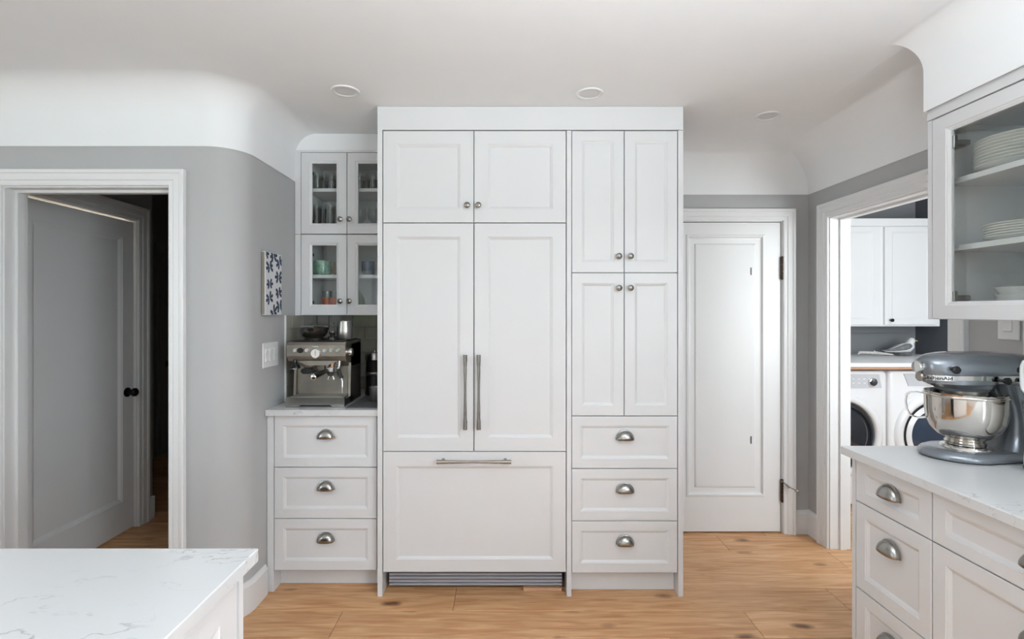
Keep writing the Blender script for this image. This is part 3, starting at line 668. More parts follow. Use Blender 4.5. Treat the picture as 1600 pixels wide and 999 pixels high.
# ------------------------------------------------------------------ LAUNDRY
lt = thing('flush_ceiling_light', 'round flush-mounted ceiling light in the laundry', 'light', (2.85, 3.0, 2.6))
MB().lathe([(0.17, 0.0), (0.17, -0.03), (0.15, -0.035)], seg=40).build('base', 'plastic', lt, smooth=30)
MB().lathe([(0.15, -0.035), (0.14, -0.06), (0.08, -0.078), (0, -0.082)], seg=40, cap=False).build('diffuser', 'lens', lt, smooth=60)
ld = bpy.data.lights.new('flush_light', 'AREA'); ld.shape = 'DISK'; ld.size = 0.3; ld.energy = 6; ld.color = (0.92, 0.96, 1.0)
lo = bpy.data.objects.new('flush_light', ld); COL.objects.link(lo); lo.parent = lt; lo.location = (0, 0, -0.09)

lc = thing('laundry_counter', 'white laundry worktop on a plywood edge above the washers', 'countertop', (2.07, 3.636, 0))
MB().box(0, 1.497, 0.0, 0.80, 1.016, 1.045, 0.002).build('slab', 'plastic', lc)
MB().box(0, 1.497, 0.006, 0.80, 0.999, 1.0155).build('plywood_edge', 'ply', lc)

lu = thing('wall_cabinet', 'white wall cabinet with black knobs above the laundry worktop', 'cabinet', (2.30, 4.11, 0)); LZ0, LZ1 = 1.292, 2.152
MB().box(0, 1.20, 0.0, 0.306, LZ0, LZ1).build('body', 'trim', lu)
MB().box(-0.01, 1.21, -0.012, 0.0, LZ1 - 0.055, LZ1 + 0.004).build('top_rail', 'trim', lu)
for x0, x1 in ((0.05, 0.288), (0.288, 0.706), (0.742, 1.160)):
    o = door(lu, x0, x1, LZ0 + 0.012, LZ1 - 0.062, 0.055, 0.04, 0.04, yf=-0.021, mat='trim')
    MB().lathe([(0.006, 0), (0.005, 0.012), (0.013, 0.018), (0.014, 0.024), (0.008, 0.030), (0, 0.031)], c=(0.045, 0, 0.035), seg=16, axis='y').build('knob', 'black_metal', o, smooth=50)

def rounded_rect(cx, cz, w_, h_, r, seg=6):
    P = []
    for (sx, sz), a0 in (((1, 1), 0), ((-1, 1), 90), ((-1, -1), 180), ((1, -1), 270)):
        for k in range(seg + 1):
            a = math.radians(a0 + 90 * k / seg); P.append((cx + sx * (w_ / 2 - r) + r * math.cos(a), cz + sz * (h_ / 2 - r) + r * math.sin(a)))
    return P
def washer(name, cx, label, cat, kind):
    t = thing(name, label, cat, (cx, 3.687, 0)); W2 = 0.338
    o = MB()
    P = rounded_rect(0, 0.50, 2 * W2, 0.965, 0.03)
    o.loft([[(x, 0.70, z) for x, z in P], [(x, 0.018, z) for x, z in P], [(x * 0.985, 0.006, 0.5 + (z - 0.5) * 0.99) for x, z in P], [(x * 0.955, 0.0, 0.5 + (z - 0.5) * 0.968) for x, z in P]])
    o.build('body', 'washer', t, smooth=45)
    for sx in (-1, 1):
        for yy in (0.06, 0.62): MB().lathe([(0.02, 0.0), (0.02, 0.018)], c=(sx * 0.29, yy, 0), seg=12).build('foot', 'black', t)
    c = (0, 0, 0.522)
    MB().lathe([(0.305, -0.002), (0.30, 0.012), (0.285, 0.026), (0.262, 0.030), (0.248, 0.022), (0.244, 0.004)], c=c, seg=56, axis='y', cap=False).build('door_ring', 'washer', t, smooth=60)
    if kind:
        MB().lathe([(0.246, 0.004), (0.240, 0.016), (0.228, 0.018), (0.224, 0.004)], c=c, seg=56, axis='y', cap=False).build('gasket', 'black', t, smooth=50)
        MB().lathe([(0.226, 0.006), (0.20, 0.020), (0.190, 0.022), (0.188, 0.012)], c=c, seg=56, axis='y', cap=False).build('inner_ring', 'washer', t, smooth=50)
        MB().lathe([(0.190, 0.012), (0.15, 0.022), (0.08, 0.030), (0, 0.032)], c=c, seg=56, axis='y', cap=False).build('glass', 'blueglass', t, smooth=60)
        MB().prism([(-0.20, 0.875), (-0.235, 0.965), (0.30, 0.965), (0.30, 0.875)], -0.006, 0.004, 'y').build('control_panel', 'washpanel', t)
        MB().lathe([(0.045, 0.004), (0.04, 0.02), (0.034, 0.022), (0, 0.022)], c=(-0.05, 0, 0.925), seg=24, axis='y').build('dial', 'washer', t, smooth=40)
    else:
        MB().lathe([(0.246, 0.004), (0.236, 0.018), (0.212, 0.020), (0.206, 0.006)], c=c, seg=56, axis='y', cap=False).build('inner_ring', 'drumglass', t, smooth=50)
        MB().lathe([(0.206, 0.006), (0.17, 0.03), (0.11, 0.05), (0, 0.058)], c=c, seg=56, axis='y', cap=False).build('glass', 'drumglass', t, smooth=60)
        MB().prism([(-0.24, 0.862), (-0.24, 0.96), (0.275, 0.96), (0.295, 0.862)], -0.006, 0.004, 'y').build('control_panel', 'washpanel', t)
        for r_ in range(2):
            for k in range(9): MB().box(-0.12 + k * 0.04, -0.104 + k * 0.04, -0.009, -0.006, 0.893 + r_ * 0.03, 0.899 + r_ * 0.03).build('button', 'plastic', t)
        MB().lathe([(0.03, 0.004), (0.028, 0.022), (0.022, 0.024), (0, 0.024)], c=(0.225, 0, 0.905), seg=24, axis='y').build('dial', 'chrome', t, smooth=40)
washer('washing_machine', 2.424, 'white front-loading washing machine with dark grey round glass', 'washer', 0)
washer('tumble_dryer', 3.112, 'white front-loading dryer with slate-blue round glass beside the washing machine', 'dryer', 1)

# gull ornament on the laundry worktop
gl = thing('gull_ornament', 'white and grey seagull ornament sitting on a dark rock', 'ornament', (3.285, 4.22, 1.045))
def loft_path(P, seg=20):
    rings = []
    for x, z, ry, rz_, tilt in P:
        rings.append([(x - rz_ * math.sin(tilt) * math.sin(2 * PI * j / seg), ry * math.cos(2 * PI * j / seg), z + rz_ * math.cos(tilt) * math.sin(2 * PI * j / seg)) for j in range(seg)])
    return MB().loft(rings)
loft_path([(-0.145, 0.034, 0.004, 0.002, 0.15), (-0.11, 0.038, 0.016, 0.008, 0.15), (-0.06, 0.050, 0.032, 0.022, 0.15), (0, 0.062, 0.046, 0.037, 0.2), (0.035, 0.068, 0.048, 0.042, 0.45), (0.058, 0.083, 0.040, 0.036, 0.9),
           (0.066, 0.104, 0.029, 0.028, 1.1), (0.070, 0.118, 0.026, 0.026, 0.9), (0.080, 0.127, 0.026, 0.026, 0.45), (0.092, 0.127, 0.020, 0.020, 0.1), (0.102, 0.125, 0.008, 0.009, 0.0)]).build('body', 'white_feather', gl, smooth=80)
for s_ in (-1, 1):
    P = []
    for x, z, r1, r2 in ((-0.165, 0.042, 0.003, 0.002), (-0.11, 0.046, 0.008, 0.007), (-0.05, 0.062, 0.014, 0.018), (0.0, 0.076, 0.018, 0.026), (0.035, 0.082, 0.012, 0.022), (0.05, 0.084, 0.003, 0.006)):
        P.append([(x, s_ * (0.008 + 0.032 * min(1, max(0, (x + 0.17) / 0.15))) + r1 * math.cos(2 * PI * j / 12), z + r2 * math.sin(2 * PI * j / 12)) for j in range(12)])
    MB().loft(P).build('wing', 'grey_feather', gl, smooth=80)
MB().loft([[(0.099, 0.006 * math.cos(t), 0.126 + 0.007 * math.sin(t)) for t in [2 * PI * j / 8 for j in range(8)]], [(0.120, 0.004 * math.cos(t), 0.125 + 0.005 * math.sin(t)) for t in [2 * PI * j / 8 for j in range(8)]], [(0.130, 0.001 * math.cos(t), 0.121 + 0.002 * math.sin(t)) for t in [2 * PI * j / 8 for j in range(8)]]]).build('beak', 'beak', gl, smooth=60)
for s_ in (-1, 1): MB().lathe([(0.0, -0.003), (0.003, 0), (0, 0.003)], c=(0.086, s_ * 0.0245, 0.134), seg=8, cap=False).build('eye', 'black', gl, smooth=80)
bm = bmesh.new(); bmesh.ops.create_icosphere(bm, subdivisions=3, radius=1)
for v in bm.verts:
    d = 1 + 0.3 * noise.noise(v.co * 2.5); v.co = Vector((v.co.x * d * 0.058 + 0.012, v.co.y * d * 0.045, max(0, 0.014 + v.co.z * d * 0.022)))
me = bpy.data.meshes.new('rock'); bm.to_mesh(me); bm.free(); me.materials.append(M['rock']); put('rock', me, gl)
dw = MB().tube([(-0.17, 0, 0.014), (-0.155, 0.0, 0.03), (-0.08, 0.01, 0.028), (-0.02, 0, 0.026), (0.05, 0.01, 0.019), (0.12, 0.0, 0.012)], [0.007, 0.012, 0.011, 0.012, 0.011, 0.006], 10)
dw.tube([(-0.035, 0.0, 0.03), (-0.038, -0.005, 0.046)], [0.008, 0.004], 8)
tag(dw.build('driftwood', 'driftwood', None, smooth=60, loc=(3.075, 4.20, 1.045)), 'pale driftwood branch lying behind the seagull ornament', 'branch')

# ------------------------------------------------------------------ DISHES
ORD = ['first', 'second', 'third', 'fourth', 'fifth', 'sixth', 'seventh', 'eighth', 'ninth']
def plate_mesh(r, h):
    return MB().lathe([(0, 0.003), (r * 0.58, 0.003), (r * 0.60, 0), (r * 0.64, 0), (r * 0.66, 0.004), (r * 0.97, h - 0.004), (r, h - 0.0015), (r * 0.995, h), (r * 0.96, h - 0.0012), (r * 0.66, 0.0075), (0, 0.0065)], seg=48, cap=False).mesh('plate', 'china', 50)
def bowl_mesh(r, h):
    return MB().lathe([(0, 0.004), (r * 0.42, 0.003), (r * 0.44, 0), (r * 0.50, 0), (r * 0.54, 0.006), (r * 0.80, h * 0.42), (r * 0.95, h * 0.85), (r, h), (r * 0.97, h), (r * 0.92, h * 0.85), (r * 0.77, h * 0.45), (r * 0.5, 0.012), (0, 0.010)], seg=48, cap=False).mesh('bowl', 'china', 50)
pm = plate_mesh(0.135, 0.021)
for k in range(9):
    tag(put('dinner_plate', pm, None, (1.765, 1.727, 1.8955 + k * 0.0108)), ('topmost' if k == 8 else 'undermost' if k == 0 else ORD[8 - k] + ' from the top') + ' dinner plate of the tall white stack on the top shelf', 'plate', 'dinner plates on the top shelf')
pm = plate_mesh(0.118, 0.017)
for k in range(6):
    tag(put('side_plate', pm, None, (1.765, 1.715, 1.6525 + k * 0.0085)), ('topmost' if k == 5 else 'undermost' if k == 0 else ORD[5 - k] + ' from the top') + ' plate of the short white stack on the middle shelf', 'plate', 'plates on the middle shelf')
bw = bowl_mesh(0.092, 0.055)
for k in range(3):
    tag(put('bowl', bw, None, (1.762, 1.71, 1.4035 + (0, 0.013, 0.038)[k])), ('undermost', 'middle', 'topmost')[k] + ' white bowl of the nested stack at the plate cabinet bottom', 'bowl', 'nested bowls in the plate cabinet')
bw2 = MB().lathe([(0, 0.004), (0.04, 0.003), (0.045, 0), (0.06, 0.004), (0.072, 0.012), (0.070, 0.014), (0.056, 0.008), (0, 0.007)], seg=36, cap=False)
tag(bw2.build('terracotta_dish', 'terra', None, smooth=50, loc=(1.672, 1.802, 1.4035)), 'shallow terracotta dish on the floor of the plate cabinet', 'dish')

def tumbler_mesh(r0, r1, h, t=0.002):
    return MB().lathe([(0, 0.0), (r0, 0), (r1, h), (r1 - t, h), (r0 - t, 0.008), (0, 0.007)], seg=28, cap=False).mesh('tumbler', 'tumbler', 40)
def wine_mesh():
    return MB().lathe([(0, 0), (0.032, 0), (0.03, 0.003), (0.006, 0.008), (0.004, 0.05), (0.012, 0.062), (0.032, 0.085), (0.036, 0.11), (0.031, 0.15), (0.0297, 0.15), (0.0345, 0.11), (0.03, 0.087), (0.01, 0.066), (0, 0.064)], seg=28, cap=False).mesh('wine', 'tumbler', 50)
short_g, tall_g, wine_g = tumbler_mesh(0.031, 0.038, 0.095), tumbler_mesh(0.026, 0.033, 0.165), wine_mesh()
def glassrow(name, me, zz, xs, ys, label, grp):
    for r_, y in enumerate(ys):
        for c_, x in enumerate(xs):
            where = (('front row, ', 'back row, ')[r_] if len(ys) > 1 else '') + ('end towards the grey wall', 'middle of the row', 'end towards the refrigerator')[c_]
            tag(put(name, me, None, (x, y, zz)), label + ', ' + where, 'glass', grp)
glassrow('short_tumbler', short_g, 2.1285, (-1.10, -1.015, -0.93), (3.02, 3.12), 'short clear tumbler behind the wall-side pane', 'short tumblers')
glassrow('short_tumbler', short_g, 2.1285, (-0.85, -0.77, -0.692), (3.02, 3.12), 'short clear tumbler behind the refrigerator-side pane', 'short tumblers')
glassrow('tall_tumbler', tall_g, 1.8725, (-1.10, -1.02, -0.94), (3.01, 3.10), 'tall clear tumbler on the cabinet bottom', 'tall tumblers')
glassrow('wine_glass', wine_g, 1.8725, (-0.845, -0.767, -0.69), (3.02,), 'small stemmed glass on the cabinet bottom', 'stemmed glasses')
st = MB().tube([(-1.052, 3.045, 1.885), (-1.050, 3.055, 2.06)], 0.004, 8).build('drinking_straw', 'plastic', None, smooth=50)
tag(st, 'white straw standing in a tall tumbler', 'straw')
st2 = None
def mug(name, x, y, z, r, h, mat, label, handle=True, ang=0.0):
    t = thing(name, label, 'mug', (x, y, z), ang)
    MB().lathe([(0, 0), (r * 0.86, 0), (r * 0.95, 0.006), (r, h * 0.3), (r, h - 0.004), (r * 0.985, h), (r * 0.93, h - 0.003), (r * 0.92, 0.012), (0, 0.008)], seg=36, cap=False).build('cup', mat, t, smooth=50)
    if handle:
        MB().tube([(r * 0.95 + 0.032 * math.sin(PI * k / 10), 0, h * 0.5 - h * 0.32 * math.cos(PI * k / 10)) for k in range(11)], 0.006, 8).build('handle', mat, t, smooth=60)
mug('mug', -1.072, 3.02, 1.6265, 0.052, 0.084, 'green', 'wide green crackle-glazed cup behind the cabinet glass', False)
mug('mug', -0.982, 3.06, 1.6265, 0.034, 0.078, 'sand', 'brown patterned cup next to the green one', False)
mug('mug', -0.800, 3.02, 1.6265, 0.037, 0.082, 'navy', 'navy blue mug behind the cabinet glass', True, 1.5)
mug('mug', -0.692, 3.09, 1.6265, 0.034, 0.085, 'china', 'plain white mug beside the navy one', True, 1.9)
for x, y, lab in ((-1.062, 3.08, 'clear glass with an orange printed band'), (-1.005, 3.04, 'clear glass with an orange band, standing nearer the cabinet middle')):
    t = thing('printed_glass', lab, 'glass', (x, y, 1.4075), 0, 'orange printed glasses')
    put('glass', tumbler_mesh(0.026, 0.030, 0.128), t)
    MB().lathe([(0.0278, 0.040), (0.0292, 0.086)], seg=28, cap=False).build('printed_band', 'amber', t, smooth=60)

# ------------------------------------------------------------------ ESPRESSO MACHINE
em = thing('espresso_machine', 'brushed steel espresso machine with round gauge and black grinder hopper', 'espresso machine', (-1.122, 2.63, 0.920)); EW = 0.304
MB().box(0.008, EW - 0.008, 0.125, 0.30, 0.012, 0.335, 0.008, 2).build('body', 'steel_dark', em, smooth=40)
# head: side profile swept across the width
hp = [(0.035, 0.236), (0.018, 0.262), (0.016, 0.318), (0.030, 0.334), (0.30, 0.338), (0.30, 0.20), (0.125, 0.20), (0.11, 0.222)]
MB().prism(hp, 0.0, EW, 'x').build('head', 'steel_dark', em)
MB().prism([(0.05, 0.236), (0.10, 0.213), (0.21, 0.213), (0.26, 0.236)], 0.026, 0.12, 'y').build('head_skirt', 'steel_dark', em)
MB().box(0.02, EW - 0.02, 0.121, 0.1245, 0.05, 0.20).build('splash_panel', 'steel_dark', em)
for x in (0.0, EW - 0.012): MB().prism([(0.10, 0.012), (0.298, 0.012), (0.298, 0.32), (0.12, 0.32)], x, x + 0.012, 'x').build('side_panel', 'steel_dark', em)
tr = MB(); P = [(0.0, 0.012), (0.055, 0.012), (0.068, 0.004), (0.236, 0.004), (0.249, 0.012), (EW, 0.012), (EW, 0.050), (0, 0.050)]
tr.prism([(0.0, 0.002), (0.06, 0.002), (0.075, 0.012), (0.229, 0.012), (0.244, 0.002), (EW, 0.002), (EW, 0.046), (0.004, 0.050), (EW - 0.004, 0.050), (0, 0.046)][:7] + [(EW - 0.004, 0.050), (0.004, 0.050), (0, 0.046)], 0.0, 0.03, 'y')
tr.box(0.0, EW, 0.03, 0.15, 0.008, 0.042).build('drip_tray', 'steel', em)
gr_ = MB().box(0.012, EW - 0.012, 0.012, 0.122, 0.0425, 0.0445); gr_o = gr_.build('tray_well', 'black', em)
for k in range(9): MB().box(0.016, EW - 0.016, 0.018 + k * 0.0115, 0.0245 + k * 0.0115, 0.0446, 0.052).build('tray_bar', 'steel', em)
MB().box(0.03, EW - 0.03, 0.034, 0.13, 0.0, 0.007).build('underside', 'black', em)
for x in (0.044, 0.072, 0.104, 0.196, 0.228, 0.262):
    o = MB().lathe([(0.0125, 0), (0.0125, 0.004), (0.0105, 0.006), (0.009, 0.0045), (0, 0.0045)], c=(x, 0.017, 0.292), seg=20, axis='y').build('button', 'black' if abs(x - 0.072) < 0.001 else 'chrome', em, smooth=40)
MB().lathe([(0.014, 0), (0.014, 0.010), (0.012, 0.013), (0, 0.013)], c=(0.072, 0.017, 0.292), seg=24, axis='y').build('grind_dial', 'black', em, smooth=40)
g = MB().lathe([(0.0265, 0), (0.0265, 0.006), (0.023, 0.009), (0.022, 0.006)], c=(0.150, 0.0165, 0.276), seg=36, axis='y', cap=False).build('gauge', 'chrome', em, smooth=40)
MB().lathe([(0.0225, 0.0), (0.0225, 0.0062), (0, 0.0062)], c=(0.150, 0.0165, 0.276), seg=36, axis='y', cap=False).build('gauge_face', 'china', g, smooth=40)
MB().box(0.1492, 0.1512, 0.0095, 0.0102, 0.266, 0.292).build('gauge_needle', 'black', g)
MB().box(0.135, 0.165, 0.0152, 0.0162, 0.309, 0.313).build('badge', 'chrome', em)
# group head, portafilter, grinder cradle
MB().lathe([(0.036, 0.234), (0.036, 0.20), (0.030, 0.192)], c=(0.212, 0.075, 0), seg=28).build('group_head', 'chrome', em, smooth=40)
pf = MB().lathe([(0.034, 0.198), (0.034, 0.178), (0.024, 0.170), (0.02, 0.160), (0.008, 0.150)], c=(0.212, 0.070, 0), seg=28).build('portafilter', 'chrome', em, smooth=40)
MB().tube([(0.200, 0.045, 0.186), (0.190, 0.012, 0.178), (0.172, -0.03, 0.168), (0.165, -0.05, 0.163)], [0.009, 0.012, 0.014, 0.015], 12).build('portafilter_handle', 'black', pf, smooth=60)
MB().lathe([(0.0155, 0), (0.0155, 0.005), (0.013, 0.007), (0, 0.007)], c=(0.164, -0.049, 0.162), seg=20, axis='y').build('handle_cap', 'chrome', pf, smooth=40)
for s_ in (-1, 1): MB().tube([(0.212 + s_ * 0.004, 0.07, 0.156), (0.212 + s_ * 0.012, 0.07, 0.146), (0.212 + s_ * 0.014, 0.07, 0.134)], 0.006, 8).build('spout', 'chrome', pf, smooth=60)
MB().lathe([(0.034, 0.234), (0.034, 0.205), (0.028, 0.196), (0.026, 0.186)], c=(0.092, 0.085, 0), seg=24).build('grinder_outlet', 'steel', em, smooth=40)
MB().prism([(0.060, 0.178), (0.066, 0.192), (0.118, 0.192), (0.126, 0.178), (0.112, 0.166), (0.072, 0.166)], 0.045, 0.122, 'y').build('grinder_cradle', 'black', em)
MB().lathe([(0.008, 0.245), (0.010, 0.222), (0.026, 0.205), (0.026, 0.199), (0, 0.199)], c=(0.036, 0.035, 0), seg=20).build('hot_water_spout', 'black', em, smooth=40)
MB().lathe([(0.0265, 0.1985), (0.0265, 0.195), (0, 0.195)], c=(0.036, 0.035, 0), seg=20, cap=False).build('spout_ring', 'chrome', em, smooth=40)
wd = MB().tube([(0.262, 0.05, 0.234), (0.263, 0.045, 0.21), (0.262, 0.036, 0.196), (0.272, 0.028, 0.17), (0.286, 0.022, 0.135), (0.287, 0.020, 0.07)], [0.009, 0.0075, 0.006, 0.005, 0.0045, 0.0045], 12).build('steam_wand', 'chrome', em, smooth=60)
MB().tube([(0.262, 0.033, 0.192), (0.272, 0.026, 0.17), (0.284, 0.022, 0.148)], 0.0095, 10).build('wand_grip', 'black', em, smooth=60)
MB().lathe([(0.022, 0), (0.022, 0.016), (0.020, 0.019), (0, 0.019)], c=(0, 0, 0), seg=24, axis='x').build('steam_dial', 'chrome', em, smooth=40, loc=(EW + 0.001, 0.075, 0.278), rz=PI)
MB().prism([(0.030, 0.3385), (0.296, 0.3405), (0.296, 0.343), (0.030, 0.341)], 0.012, EW - 0.012, 'x').build('top_tray', 'black', em)
# hopper
MB().lathe([(0.050, 0.342), (0.051, 0.350), (0.046, 0.353), (0.060, 0.362), (0.071, 0.378), (0.077, 0.398), (0.078, 0.404)], c=(0.100, 0.13, 0), seg=36).build('hopper', 'smoke', em, smooth=50)
MB().lathe([(0.079, 0.404), (0.081, 0.408), (0.070, 0.415), (0.02, 0.418), (0, 0.418)], c=(0.100, 0.13, 0), seg=36).build('hopper_lid', 'smoke', em, smooth=40)
# tamper and jug standing on the machine
tm = thing('coffee_tamper', 'small black and chrome tamper resting on the espresso machine', 'tamper', (-0.918, 2.745, 1.2625))
MB().lathe([(0.026, 0), (0.026, 0.012), (0.016, 0.018), (0.012, 0.024), (0.019, 0.036), (0.017, 0.044), (0, 0.047)], seg=24).build('grip', 'smoke', tm, smooth=50)
MB().tube([(0.01, 0.012, 0.02), (0.006, 0.012, 0.078), (0.002, 0.012, 0.092)], [0.002, 0.002, 0.0035], 8).build('brush_stick', 'black', tm, smooth=60)
jg = thing('milk_jug', 'brushed steel milk jug standing on the espresso machine', 'jug', (-0.862, 2.775, 1.2625))
MB().lathe([(0, 0), (0.039, 0), (0.042, 0.004), (0.042, 0.05), (0.037, 0.094), (0.0375, 0.098), (0.036, 0.098), (0.0355, 0.092), (0.040, 0.05), (0.040, 0.008), (0, 0.006)], seg=36, cap=False).build('cup', 'steel', jg, smooth=40)
MB().tube([(0.038, 0.0, 0.082), (0.065, 0.0, 0.076), (0.068, 0.0, 0.045), (0.042, 0.0, 0.02)], 0.004, 8).build('handle', 'steel', jg, smooth=60)
bpy.context.view_layer.update()
jg.rotation_euler.z = 1.6
# black grinder-like canister, steel cup and ribbed mat beside the machine
kc = thing('coffee_press', 'black coffee maker with steel bands beside the espresso machine', 'coffee maker', (-0.758, 3.01, 0.926))
MB().lathe([(0.055, 0), (0.056, 0.01), (0.052, 0.05), (0.050, 0.20), (0.052, 0.205)], seg=32).build('body', 'black', kc, smooth=50)
MB().lathe([(0.0535, 0.205), (0.054, 0.23), (0.045, 0.245), (0.01, 0.250), (0.008, 0.262), (0, 0.264)], seg=32).build('lid', 'nickel', kc, smooth=40)
for z in (0.115, ): MB().lathe([(0.0515, z), (0.0530, z + 0.002), (0.0530, z + 0.016), (0.0513, z + 0.018)], seg=32, cap=False).build('steel_band', 'steel', kc, smooth=40)
MB().tube([(0.0, -0.05, 0.19), (0.0, -0.085, 0.18), (0.0, -0.088, 0.09), (0.0, -0.052, 0.07)], 0.007, 8).build('handle', 'black', kc, smooth=60).rotation_euler = (0, 0, 1.2)
cu = MB().lathe([(0, 0), (0.029, 0), (0.031, 0.003), (0.036, 0.072), (0.0365, 0.075), (0.0345, 0.074), (0.029, 0.006), (0, 0.005)], seg=32, cap=False).build('steel_cup', 'steel', None, smooth=40, loc=(-0.700, 2.80, 0.926))
tag(cu, 'small brushed steel cup on the ribbed mat', 'cup')
mt = thing('drying_mat', 'dark grey ribbed drying mat on the short quartz counter', 'mat', (-0.805, 2.60, 0.9203))
MB().box(0, 0.170, 0, 0.42, 0, 0.003).build('base', 'mat', mt)
for k in range(16): MB().prism([(0.004 + k * 0.0102, 0.003), (0.012 + k * 0.0102, 0.003), (0.010 + k * 0.0102, 0.0052), (0.006 + k * 0.0102, 0.0052)], 0.006, 0.414, 'y').build('rib', 'mat', mt)

# ------------------------------------------------------------------ STAND MIXER (head points to local -X, bowl axis at origin)
mx = thing('stand_mixer', 'silver-blue tilt-head stand mixer with polished steel bowl on the quartz counter', 'stand mixer', (1.571, 1.743, 0.9205))
def foot(z, g):
    P = []
    for k in range(25):
        a = PI / 2 + PI * k / 24; P.append((-0.015 + (0.122 - g) * math.cos(a), (0.108 - g) * math.sin(a)))
    P += [(0.10, -0.088 + g), (0.19, -0.085 + g), (0.215 - g * 0.5, -0.07 + g), (0.222 - g, 0), (0.215 - g * 0.5, 0.07 - g), (0.19, 0.085 - g), (0.10, 0.088 - g)]
    return [(x, y, z) for x, y in P]
MB().loft([foot(0.0, 0.006), foot(0.004, 0.006)]).build('rubber_foot', 'black', mx)
MB().loft([foot(0.0045, 0.002), foot(0.008, 0.0), (foot(0.016, 0.001)), foot(0.025, 0.008), foot(0.031, 0.02), foot(0.033, 0.034)]).build('base', 'mixer', mx, smooth=60)
MB().lathe([(0.070, 0.031), (0.068, 0.038), (0.060, 0.041), (0.0, 0.041)], seg=40).build('bowl_clamp', 'chrome', mx, smooth=50)
R = []
for z, cx, hx, hy in ((0.026, 0.150, 0.068, 0.082), (0.045, 0.155, 0.056, 0.072), (0.08, 0.160, 0.046, 0.062), (0.13, 0.163, 0.043, 0.056), (0.18, 0.160, 0.048, 0.055), (0.215, 0.150, 0.062, 0.058), (0.25, 0.145, 0.070, 0.060)):
    R.append([(x, y, z) for x, y in superell(cx, 0, hx, hy, 2.8)])
MB().loft(R).build('column', 'mixer', mx, smooth=70)
HS = [(-0.152, 0.020, 0.020, 0.306), (-0.149, 0.033, 0.030, 0.305), (-0.138, 0.046, 0.040, 0.304), (-0.115, 0.058, 0.047, 0.304), (-0.08, 0.067, 0.052, 0.304), (-0.03, 0.073, 0.0545, 0.304), (0.04, 0.074, 0.055, 0.304), (0.12, 0.070, 0.053, 0.303), (0.18, 0.060, 0.049, 0.301), (0.215, 0.046, 0.040, 0.299), (0.232, 0.026, 0.024, 0.297), (0.235, 0.010, 0.010, 0.297)]
R = []
for x, hy, hz, cz in HS:
    ring = []
    for y, z in superell(0, 0, hy, hz, 2.35, 40):
        ring.append((x, y, cz + (z if z > 0 else z * 0.92)))
    R.append(ring)
MB().loft(R).build('head', 'mixer', mx, smooth=70)
# lower head housing and planetary
def hw(x, zz):
    for a, b in zip(HS, HS[1:]):
        if a[0] <= x <= b[0]:
            t = (x - a[0]) / (b[0] - a[0]); hy, hz, cz = [a[i] + (b[i] - a[i]) * t for i in (1, 2, 3)]
            q = min(0.999, abs(zz - cz) / hz); return hy * (1 - q ** 2.35) ** (1 / 2.35)
    return 0.0
def outline(zz, off):
    xs = [-0.1475 + 0.0025 * k for k in range(6)] + [-0.13 + 0.012 * k for k in range(30)]
    A = [(x, hw(x, zz) + off) for x in xs if hw(x, zz) > 0.004]
    x0 = A[0][0] - off
    return [(x0, 0)] + [(x, -y) for x, y in A] + [(x, y) for x, y in reversed(A)]
P0 = outline(0.278, 0.003)
MB().loft([[(x, y, 0.264) for x, y in P0], [(x, y, 0.281) for x, y in P0]]).build('trim_band', 'chrome', mx, smooth=40)
R = []
for z, r in ((0.266, 0.076), (0.252, 0.075), (0.250, 0.072), (0.238, 0.070), (0.236, 0.066), (0.228, 0.064)): R.append([(-0.02 + x, y, z) for x, y in superell(0, 0, r * 1.5, r, 2.0, 40)] if z > 0.249 else [(-0.01 + x, y, z) for x, y in superell(0, 0, r * 1.25, r, 2.0, 40)])
MB().loft(R).build('head_housing', 'mixer', mx, smooth=40)
MB().lathe([(0.058, 0.229), (0.058, 0.214), (0.046, 0.204), (0.0, 0.202)], seg=36).build('planetary_hub', 'steel_dark', mx, smooth=40)
MB().lathe([(0.009, 0.205), (0.008, 0.12), (0.0, 0.118)], c=(0.03, 0, 0), seg=12).build('beater_shaft', 'chrome', mx, smooth=40)
MB().lathe([(0.0195, -0.004), (0.0205, 0.012), (0.019, 0.016), (0.017, 0.0165), (0.0, 0.0165)], c=(-0.152, 0, 0.306), seg=28, axis='x').build('attachment_hub', 'chrome', mx, smooth=40)
MB().lathe([(0.015, 0.0), (0.016, 0.008), (0.013, 0.012), (0.0, 0.012)], c=(-0.148, 0.0, 0.272), seg=20, axis='x').build('hub_medallion', 'steel_dark', mx, smooth=40)
MB().lathe([(0.005, -0.006), (0.005, 0.010), (0.012, 0.012), (0.013, 0.020), (0.010, 0.024), (0, 0.024)], c=(-0.10, -0.062, 0.303), seg=20, axis='y').build('hub_screw', 'black', mx, smooth=40)
MB().lathe([(0.0095, -0.006), (0.0095, 0.003), (0.007, 0.005), (0, 0.005)], c=(0.115, -0.070, 0.302), seg=20, axis='y').build('pivot_cap', 'black', mx, smooth=40)
MB().lathe([(0.004, -0.01), (0.004, 0.012), (0.011, 0.014), (0.012, 0.022), (0, 0.024)], c=(0.055, -0.072, 0.268), seg=18, axis='y').build('speed_knob', 'black', mx, smooth=40)
MB().lathe([(0.004, -0.01), (0.004, 0.012), (0.011, 0.014), (0.012, 0.022), (0, 0.024)], c=(0.135, -0.066, 0.262), seg=18, axis='y').build('lock_knob', 'black', mx, smooth=40)
